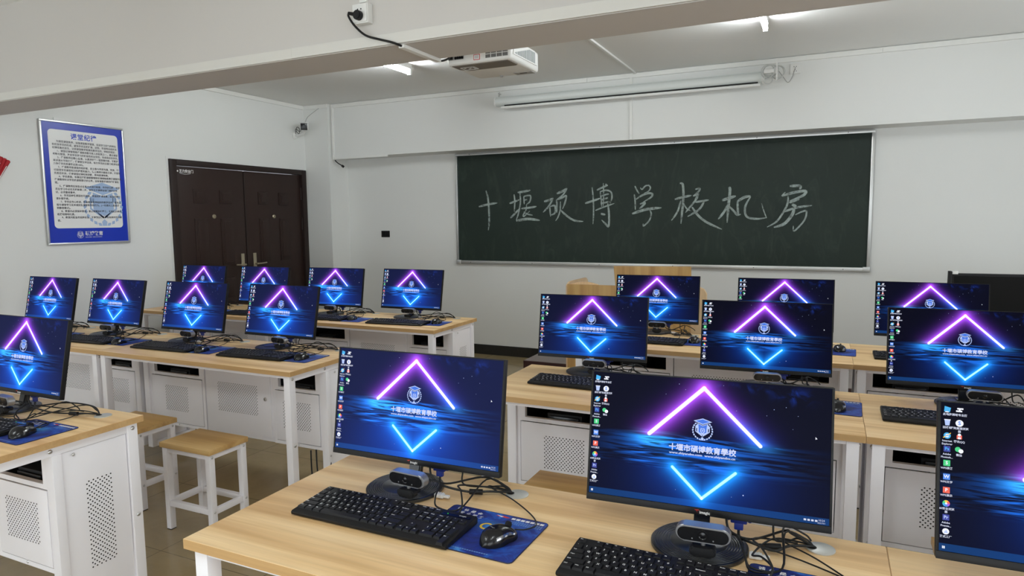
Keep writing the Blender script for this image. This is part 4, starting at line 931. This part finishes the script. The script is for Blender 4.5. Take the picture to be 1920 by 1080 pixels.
# ------------------------------------------------------------------ webcam
wc0 = thing('webcam', '', 'webcam', (0, 0, 0), 0, 'small silver and black webcams under the monitors')
def stad(hw, r, k=10): return [(hw - r + r * math.cos(R(-90 + 180 * i / k)), r * math.sin(R(-90 + 180 * i / k))) for i in range(k + 1)] + [(-(hw - r) + r * math.cos(R(90 + 180 * i / k)), r * math.sin(R(90 + 180 * i / k))) for i in range(k + 1)]
b = MB(); b.prism([(x, z + .047) for x, z in stad(.0575, .0178)], -.015, .013, 'y', bev=.003); b.build('body', SILV, wc0)
b = MB(); b.prism([(x, z + .047) for x, z in stad(.0535, .0145)], -.0168, -.0140, 'y', bev=.0006); b.build('face_plate', BLKG, wc0)
b = MB(); b.lathe([(.0105, 0), (.0100, -.002), (.0085, -.002), (.0070, -.0008), (.0045, -.0016), (.001, -.0022)], (0, -.0166, .047), 22, 0, 'y'); b.build('lens', BLKG, wc0)
for sx in (-.022, .022):
    b = MB(); b.cyl((sx, -.0172, .038), (sx, -.0165, .038), .0016, seg=8); b.build('indicator_light', SILV, wc0)
b = MB(); b.cyl((0, -.002, .016), (0, -.002, .033), .005, seg=12, m=1); b.prism([(x, z + .010) for x, z in stad(.028, .0098)], -.020, .002, 'y', bev=.003); b.prism([(x, z + .012) for x, z in stad(.025, .007)], .0, .018, 'y', bev=.002); b.build('clip_stand', [BLKM, SILV], wc0)
WCD = dict(R1a=(.053, -.058, -4), R1b=(.018, -.058, 4), R2a=(.05, -.06, 2), R2c=(.045, -.06, -3), R3a=(.03, -.06, 5), L1a=(.075, -.055, -4), L2a=(.09, -.06, 0), L2b=(.09, -.06, 3), L2c=(.088, -.06, -5), L2d=(.10, -.055, -6), L3a=(.08, -.06, 0), L3b=(.08, -.06, 0), L3c=(.05, -.06, -4), L3d=(.05, -.06, 2), R2b=(.02, -.06, 6))
first = True
for k, (dx, dy, rz) in WCD.items():
    x, y = MPOS[k]; o = wc0 if first else copy_tree(wc0); first = False
    o['label'] = 'small webcam on the monitor base ' + where(k); o.location = (x + dx, y + dy, DH + .0139); o.rotation_euler = (0, 0, R(rz))
    gx, gy = grom(k); g = Vector((gx, gy, 0)) - Vector((x + dx, y + dy, .0135)); g.rotate(Matrix.Rotation(-R(rz), 3, 'Z'))
    if k != 'R2b': cab(o, [(.045, .016, .046), (.07, .04, .03), (.085, .0, .012), (.10, -.012 + rnd.uniform(-.02, .01), -.008), (.16, .0, -.006), (g.x - .06, g.y - .03, .028), (g.x - .015, g.y, .006), (g.x, g.y, -.008)], .0022)

# ------------------------------------------------------------------ keyboard
U = .01985; KW, KD = 22.75 * U + .006, .142
KEYROWS = []
def key_layout():
    L = []; row = lambda r: .116 - r * U - (.006 if r else 0)
    nm = lambda x, r, w, leg, n='key', h=1: L.append((x, row(r) - (h - 1) * U, w, h, leg, n))
    nm(0, 0, 1, 'Esc', 'escape_key')
    for i in range(12): nm(2 + i + (i // 4) * .5 - (0.5 if 0 else 0), 0, 1, 'F%d' % (i + 1), 'function_key')
    for i, s in enumerate(('PrtSc', 'ScrLk', 'Pause')): nm(15.25 + i, 0, 1, s)
    for i, ch in enumerate('`1234567890-='): nm(i, 1, 1, ch)
    nm(13, 1, 2, 'Backspace', 'backspace_key')
    for i, s in enumerate(('Ins', 'Home', 'PgUp')): nm(15.25 + i, 1, 1, s)
    for i, s in enumerate(('Num', '/', '*', '-')): nm(18.5 + i, 1, 1, s)
    nm(0, 2, 1.5, 'Tab', 'tab_key')
    for i, ch in enumerate('QWERTYUIOP[]'): nm(1.5 + i, 2, 1, ch)
    nm(13.5, 2, 1.5, '\\')
    for i, s in enumerate(('Del', 'End', 'PgDn')): nm(15.25 + i, 2, 1, s)
    for i, s in enumerate('789'): nm(18.5 + i, 2, 1, s)
    nm(21.5, 3, 1, '+', 'plus_key', 2)
    nm(0, 3, 1.75, 'Caps', 'caps_lock_key')
    for i, ch in enumerate('ASDFGHJKL;\''): nm(1.75 + i, 3, 1, ch)
    nm(12.75, 3, 2.25, 'Enter', 'enter_key')
    for i, s in enumerate('456'): nm(18.5 + i, 3, 1, s)
    nm(0, 4, 2.25, 'Shift', 'shift_key')
    for i, ch in enumerate('ZXCVBNM,./'): nm(2.25 + i, 4, 1, ch)
    nm(12.25, 4, 2.75, 'Shift', 'shift_key'); nm(16.25, 4, 1, '^', 'arrow_key')
    for i, s in enumerate('123'): nm(18.5 + i, 4, 1, s)
    nm(21.5, 5, 1, 'Ent', 'enter_key', 2)
    for x, w, s in ((0, 1.25, 'Ctrl'), (1.25, 1.25, 'Win'), (2.5, 1.25, 'Alt'), (10, 1.25, 'Alt'), (11.25, 1.25, 'Win'), (12.5, 1.25, 'Fn'), (13.75, 1.25, 'Ctrl')): nm(x, 5, w, s, 'modifier_key')
    nm(3.75, 5, 6.25, '', 'space_bar')
    for i, s in enumerate('<v>'): nm(15.25 + i, 5, 1, s, 'arrow_key')
    nm(18.5, 5, 2, '0'); nm(20.5, 5, 1, '.')
    return L
def kb_z(y): return .011 + .006 * (y / KD)
def one_key(b, x, y, w, h, leg, legend=True):
    x0, x1, y0, y1 = x * U + .0006, (x + w) * U - .0006, y + .0006, y + h * U - .0006; z = kb_z(y)
    vs = [b.bm.verts.new(p) for p in ((x0, y0, z - .003), (x1, y0, z - .003), (x1, y1, z - .003), (x0, y1, z - .003), (x0 + .002, y0 + .0022, z + .0042), (x1 - .002, y0 + .0022, z + .0042), (x1 - .002, y1 - .0016, z + .0048), (x0 + .002, y1 - .0016, z + .0048))]
    for q in ((4, 5, 6, 7), (0, 1, 5, 4), (1, 2, 6, 5), (2, 3, 7, 6), (3, 0, 4, 7)): b.bm.faces.new([vs[i] for i in q])
    if legend and leg:
        sz = .0085 if len(leg) == 1 else .0048
        b.text(leg, sz, (x0 + .0045 if len(leg) == 1 else x0 + .003, y1 - .0065, z + .0054), (1, 0, 0), (0, 1, .03), 1, 'LEFT', bold=.00016)
LAY = key_layout()
def kb_body(t):
    b = MB(); x0, x1 = -.0035, KW - .0025
    pr = [(-.006, .0), (KD, .0), (KD + .001, .012), (KD - .003, .0185), (.120, .0172), (-.003, .0095), (-.007, .006)]
    b.prism(pr, x0, x1, 'x', bev=.0015); b.build('case', BLK, t)
    b = MB(); b.box(18.5 * U, 22.5 * U, .1165, .134, .0165, .0178)
    b.text('imagic', .008, (20.8 * U, .126, .0182), (1, 0, 0), (0, 1, 0), 1, 'LEFT'); b.build('indicator_panel', [BLKG, WHT], t)
    b = MB(); b.cyl((19.2 * U, .125, .0178), (19.2 * U, .125, .0184), .0014, seg=8); b.build('power_light', emit('green_led', (.05, .8, .05, 1), 1.0), t)
kbA = thing('keyboard', '', 'keyboard', (0, 0, 0), 0, 'black full-size keyboards'); kb_body(kbA)
for (x, y, w_, h_, leg, nm_) in LAY:
    b = MB(); one_key(b, x, y, w_, h_, leg); b.build(nm_, [KEYM, WHT], kbA, smooth=False)
kbB = thing('keyboard', '', 'keyboard', (0, 0, 0), 0, 'black full-size keyboards'); kb_body(kbB)
b = MB()
for (x, y, w_, h_, leg, nm_) in LAY:
    one_key(b, x, y, w_, h_, leg, False)
    if leg: z = kb_z(y); b.poly([(x * U + .005, y + .010, z + .0053), (x * U + .009, y + .010, z + .0053), (x * U + .009, y + .013, z + .0055), (x * U + .005, y + .013, z + .0055)], 1)
b.build('key_bed', [KEYM, mat('legend_grey', (.30, .30, .30, 1), .6)], kbB, smooth=False)
KBD = dict(R1a=(-.168, .208, -.5), R1b=(-.243, .203, -.8), R2a=(-.175, .231, -1), R2c=(-.305, .216, -.5), R3a=(-.19, .175, 0), R3c=(-.289, .181, 0), L1a=(-.09, .185, 2), L2a=(-.09, .12, 2), L2b=(-.075, .112, 3), L2c=(-.104, .135, 2), L2d=(-.109, .156, 3), L3a=(-.10, .048, 2), L3b=(-.10, .062, 2), L3c=(-.11, .085, 2.5), L3d=(-.106, .086, 5))
fA = fB = True
for k, (dx, dy, rz) in KBD.items():
    full = k in ('R1a', 'R1b', 'R2a', 'R2c', 'L1a')
    if full: o = kbA if fA else copy_tree(kbA); fA = False
    else: o = kbB if fB else copy_tree(kbB); fB = False
    o['label'] = 'black keyboard before the monitor ' + where(k); X, Y_ = MON[k][0] + dx, ROWY[k[:2]] + dy
    o.location = (X, Y_, DH + .0031); o.rotation_euler = (0, 0, R(rz))
    gx, gy = grom(k); g = Vector((gx - X, gy - Y_, 0)); g.rotate(Matrix.Rotation(-R(rz), 3, 'Z'))
    cab(o, [(.40, KD, .012), (.405, KD + .012, .03), (.38, KD + .05, .05 if k == 'R1a' else .03), (.36, KD + .075, .052 if k == 'R1a' else .02), (g.x - .08, g.y - .035, .02), (g.x - .01, g.y, .006)], .0022)

# ------------------------------------------------------------------ mouse pad and mouse
def pad_mat():
    m = bpy.data.materials.new('blue_space_mouse_pad'); m.use_nodes = True; nt = m.node_tree; n = N(nt); b = nt.nodes['Principled BSDF']
    tc = n.new('ShaderNodeTexCoord').outputs['Object']; sp = n.new('ShaderNodeSeparateXYZ'); n.put(sp.inputs[0], tc)
    f = n.noise(tc, 14, 5, .62, 1.2)
    col = n.ramp(f, [(.32, srgb(9, 20, 82)), (.50, srgb(13, 42, 132)), (.62, srgb(24, 84, 180)), (.74, srgb(84, 164, 222))])
    dx, dy = n.m('SUBTRACT', sp.outputs[0], .155), n.m('SUBTRACT', sp.outputs[1], .14); g = n.m('EXPONENT', n.m('MULTIPLY', n.m('ADD', n.m('MULTIPLY', dx, dx), n.m('MULTIPLY', n.m('MULTIPLY', dy, dy), 3)), -700.0))
    col = n.mix(n.m('MULTIPLY', g, n.m('MULTIPLY_ADD', f, 1.2, -.1, clamp=True)), col, srgb(70, 165, 230))
    col = n.mix(n.m('MULTIPLY', n.m('LESS_THAN', sp.outputs[0], .075), .55), col, srgb(14, 20, 66))
    n.put(b.inputs['Base Color'], col); b.inputs['Roughness'].default_value = .6; return m
PADM = pad_mat()
def rr(x0, x1, y0, y1, r, k=4): return rrect(x0, x1, y0, y1, r, k)
mp0 = thing('mouse_pad', '', 'mouse pad', (0, 0, 0), 0, 'blue printed mouse pads')
b = MB(); b.prism(rr(0, .268, 0, .212, .012), 0, .0019, 'z', m=1)
b.poly([(x, y, .0021) for x, y in rr(.001, .267, .001, .211, .011)], 0)
for i, ch in enumerate('诚信是金'): b.text(ch, .014, (.018 + i * .021, .196 - i * .003, .0023), (1, .05, 0), (0, 1, 0), 2, bold=.0003)
for i, ch in enumerate('专业服务'): b.text(ch, .013, (.036 + i * .019, .176 - i * .002, .0023), (1, .05, 0), (0, 1, 0), 2, bold=.0002)
b.poly([(.125, .198, .0023), (.160, .194, .0023), (.168, .199, .0023), (.150, .203, .0023)], 3); b.poly([(.128, .203, .0024), (.150, .1985, .0024), (.145, .1945, .0024)], 2)
for i in range(7): b.poly([(.172 + i * .0128, .193, .0023), (.182 + i * .0128, .193, .0023), (.183 + i * .0128, .202, .0023), (.173 + i * .0128, .202, .0023)], 2)
for r_ in range(3):
    for i in range(14): b.poly([(.176 + i * .0062, .184 - r_ * .006, .0023), (.1805 + i * .0062, .184 - r_ * .006, .0023), (.1805 + i * .0062, .1868 - r_ * .006, .0023), (.176 + i * .0062, .1868 - r_ * .006, .0023)], 4)
for i in range(30): b.poly([(.02 + i * .0062, .012, .0023), (.0245 + i * .0062, .012, .0023), (.0245 + i * .0062, .0155, .0023), (.02 + i * .0062, .0155, .0023)], 4)
b.ribbon([(.135 + .014 * math.cos(R(a)), .135 + .014 * math.sin(R(a))) for a in range(60, 330, 30)], .003, (1, 0, 0), (0, 1, 0), (0, 0, .0023), 5, 3, False)
b.build('pad', [PADM, BLKM, WHT, RED, mat('pale_blue_print', srgb(110, 150, 205), .6), YEL], mp0, smooth=False, recalc=False)
b = MB()
pr = rr(.0005, .2675, .0005, .2115, .0115)
b.tube([(x, y, .0016) for x, y in pr + [pr[0]]], .0011, seg=5, sub=1); b.build('stitched_edge', mat('navy_stitching', srgb(20, 26, 70), .7), mp0)
PADD = dict(R1a=(.176, .210, -1.5), R1b=(.112, .205, -1), R2b=(.105, .246, -2), R3b=(.11, .222, -2), R3a=(.10, .205, 0), L1a=(.245, .20, 0), L2a=(.24, .155, 2), L2b=(.245, .15, 2), L2c=(.236, .155, 3), L2d=(.220, .185, 2), L3a=(.235, .07, 0), L3b=(.24, .08, 2), L3c=(.235, .095, 3), L3d=(.197, .155, 4))
first = True
for k, (dx, dy, rz) in PADD.items():
    o = mp0 if first else copy_tree(mp0); first = False
    o['label'] = 'blue mouse pad beside the monitor ' + where(k); o.location = (MON[k][0] + dx, ROWY[k[:2]] + dy, DH + .0002); o.rotation_euler = (0, 0, R(rz))
ms0 = thing('computer_mouse', '', 'mouse', (0, 0, 0), 0, 'black wired mice on blue pads')
def mouse_surface(b, m=0, sc=1.0, u0=0, u1=1, lift=0, vmin=0, vmax=1, closed=True):
    NU, NV = 26, 22; grid = []
    for i in range(NU + 1):
        u = u0 + (u1 - u0) * i / NU; y = -.052 + .104 * u
        e = max(0, 1 - abs(2 * u - 1) ** 2.6) ** .5
        wd = (.0300 + .0035 * math.sin(u * math.pi * 1.0) - .004 * math.exp(-((u - .55) / .14) ** 2)) * e
        ht = (.035 * (1 - .9 * (u - .42) ** 2 * 2.2)) * max(0, 1 - abs(2 * u - 1) ** 4) ** .5
        row = []
        for j in range(NV + 1):
            v = vmin + (vmax - vmin) * j / NV; t = math.pi * v
            c, s = math.cos(t), math.sin(t)
            row.append(b.bm.verts.new((-(wd + lift) * math.copysign(abs(c) ** .75, c), y, max(0, (ht + lift) * s ** .8 if s > 0 else 0))))
        grid.append(row)
    for i in range(NU):
        for j in range(NV):
            f = b.bm.faces.new((grid[i][j], grid[i][j + 1], grid[i + 1][j + 1], grid[i + 1][j])); f.material_index = m
b = MB(); mouse_surface(b); b.build('shell', BLKG, ms0, ang=80)
for (v0, v1) in ((.16, .24), (.78, .86)):
    b = MB(); mouse_surface(b, 0, 1, .22, .86, .0007, v0, v1); b.build('side_accent', mat('chrome_accent', (.34, .34, .35, 1), .2, 1), ms0, ang=80)
b = MB(); mouse_surface(b, 0, 1, .56, .98, .0004, .485, .515); b.build('button_seam', HOLE, ms0)
b = MB(); b.cyl((-.0035, .030, .0265), (.0035, .030, .0265), .0085, seg=18); b.build('scroll_wheel', BLKM, ms0)
b = MB(); b.text('imagic', .006, (-.008, -.018, .0362), (1, 0, 0), (0, 1, 0), 0); b.build('maker_mark', GREY, ms0)
MSD = dict(R1a=(.373, .29, -22), R1b=(.315, .265, -12), R2b=(.29, .312, -4), R3b=(.302, .345, -8), R3a=(.305, .315, -5), L1a=(.412, .275, 24), L2a=(.42, .20, 5), L2b=(.425, .20, 10), L2c=(.398, .215, 12), L2d=(.398, .27, 6), L3a=(.415, .15, 0), L3b=(.42, .16, 5), L3c=(.38, .195, 10), L3d=(.381, .27, 8))
first = True
for k, v in MSD.items():
    if v is None: continue
    dx, dy, rz = v; o = ms0 if first else copy_tree(ms0); first = False
    X, Y_ = MON[k][0] + dx, ROWY[k[:2]] + dy
    o['label'] = 'black mouse beside the monitor ' + where(k); o.location = (X, Y_, DH + .0031); o.rotation_euler = (0, 0, R(rz))
    gx, gy = grom(k); g = Vector((gx - X, gy - Y_, 0)); g.rotate(Matrix.Rotation(-R(rz), 3, 'Z'))
    sd = 1 if k[0] == 'R' else -.3
    cab(o, [(0, .051, .008), (.012 * sd, .075, .004), (.012 * sd, .11, .004), (-.035 * sd, .14, .004), ((g.x - .06) * .6, (.14 + g.y) * .5, .004), (g.x - .06, g.y - .03, .012), (g.x - .01, g.y, .006)], .0018)

# ------------------------------------------------------------------ computer towers inside the open-topped cabinets
tw0 = thing('computer_tower', '', 'computer', (0, 0, 0), 0, 'black computer towers inside the desk cabinets')
b = MB(); b.box(0, .17, 0, .23, .0, .33, bev=.004); b.build('case', BLKM, tw0)
b = MB(); b.box(.012, .158, -.012, 0, .01, .32, bev=.005); b.box(.03, .14, -.014, -.012, .26, .30, bev=.001, m=1); b.build('front_panel', [BLKG, GREY], tw0)
TWD = {'L1a': (XLe - 1.4966, 'R'), 'L2a': (XLe - 2.9932, 'L'), 'L2b': (XLe - 2.9932, 'R'), 'L2c': (XLe - 1.4966, 'L'), 'L2d': (XLe - 1.4966, 'R'), 'L3c': (XLe - 1.4966, 'L'), 'L3d': (XLe - 1.4966, 'R'), 'R2a': (XRr, 'L'), 'R2c': (XRr + 1.4966, 'L'), 'R3a': (XRr, 'L'), 'R3c': (XRr + 1.4966, 'L'), 'R2b': (XRr, 'R'), 'R3b': (XRr, 'R')}
first = True
for k, (bx, sd) in TWD.items():
    o = tw0 if first else copy_tree(tw0); first = False
    o['label'] = 'black computer tower in cabinet below monitor ' + where(k)
    o.location = (bx + (.20 if sd == 'L' else 1.17), ROWY[k[:2]] + .335, .264)
b = MB()
for pts in ([(-2.52, 2.76, .245), (-2.50, 2.74, .12), (-2.46, 2.72, .03), (-2.42, 2.74, .008), (-2.38, 2.76, .04), (-2.40, 2.78, .16), (-2.42, 2.79, .245)], [(-2.50, 2.78, .245), (-2.47, 2.75, .14), (-2.43, 2.73, .06), (-2.39, 2.73, .01), (-2.37, 2.74, .008)]): b.tube(pts, .004)
tag(b.build('floor_cable', CABLE), 'black cables dangling to the floor under the aisle end of the middle left desk', 'cable')
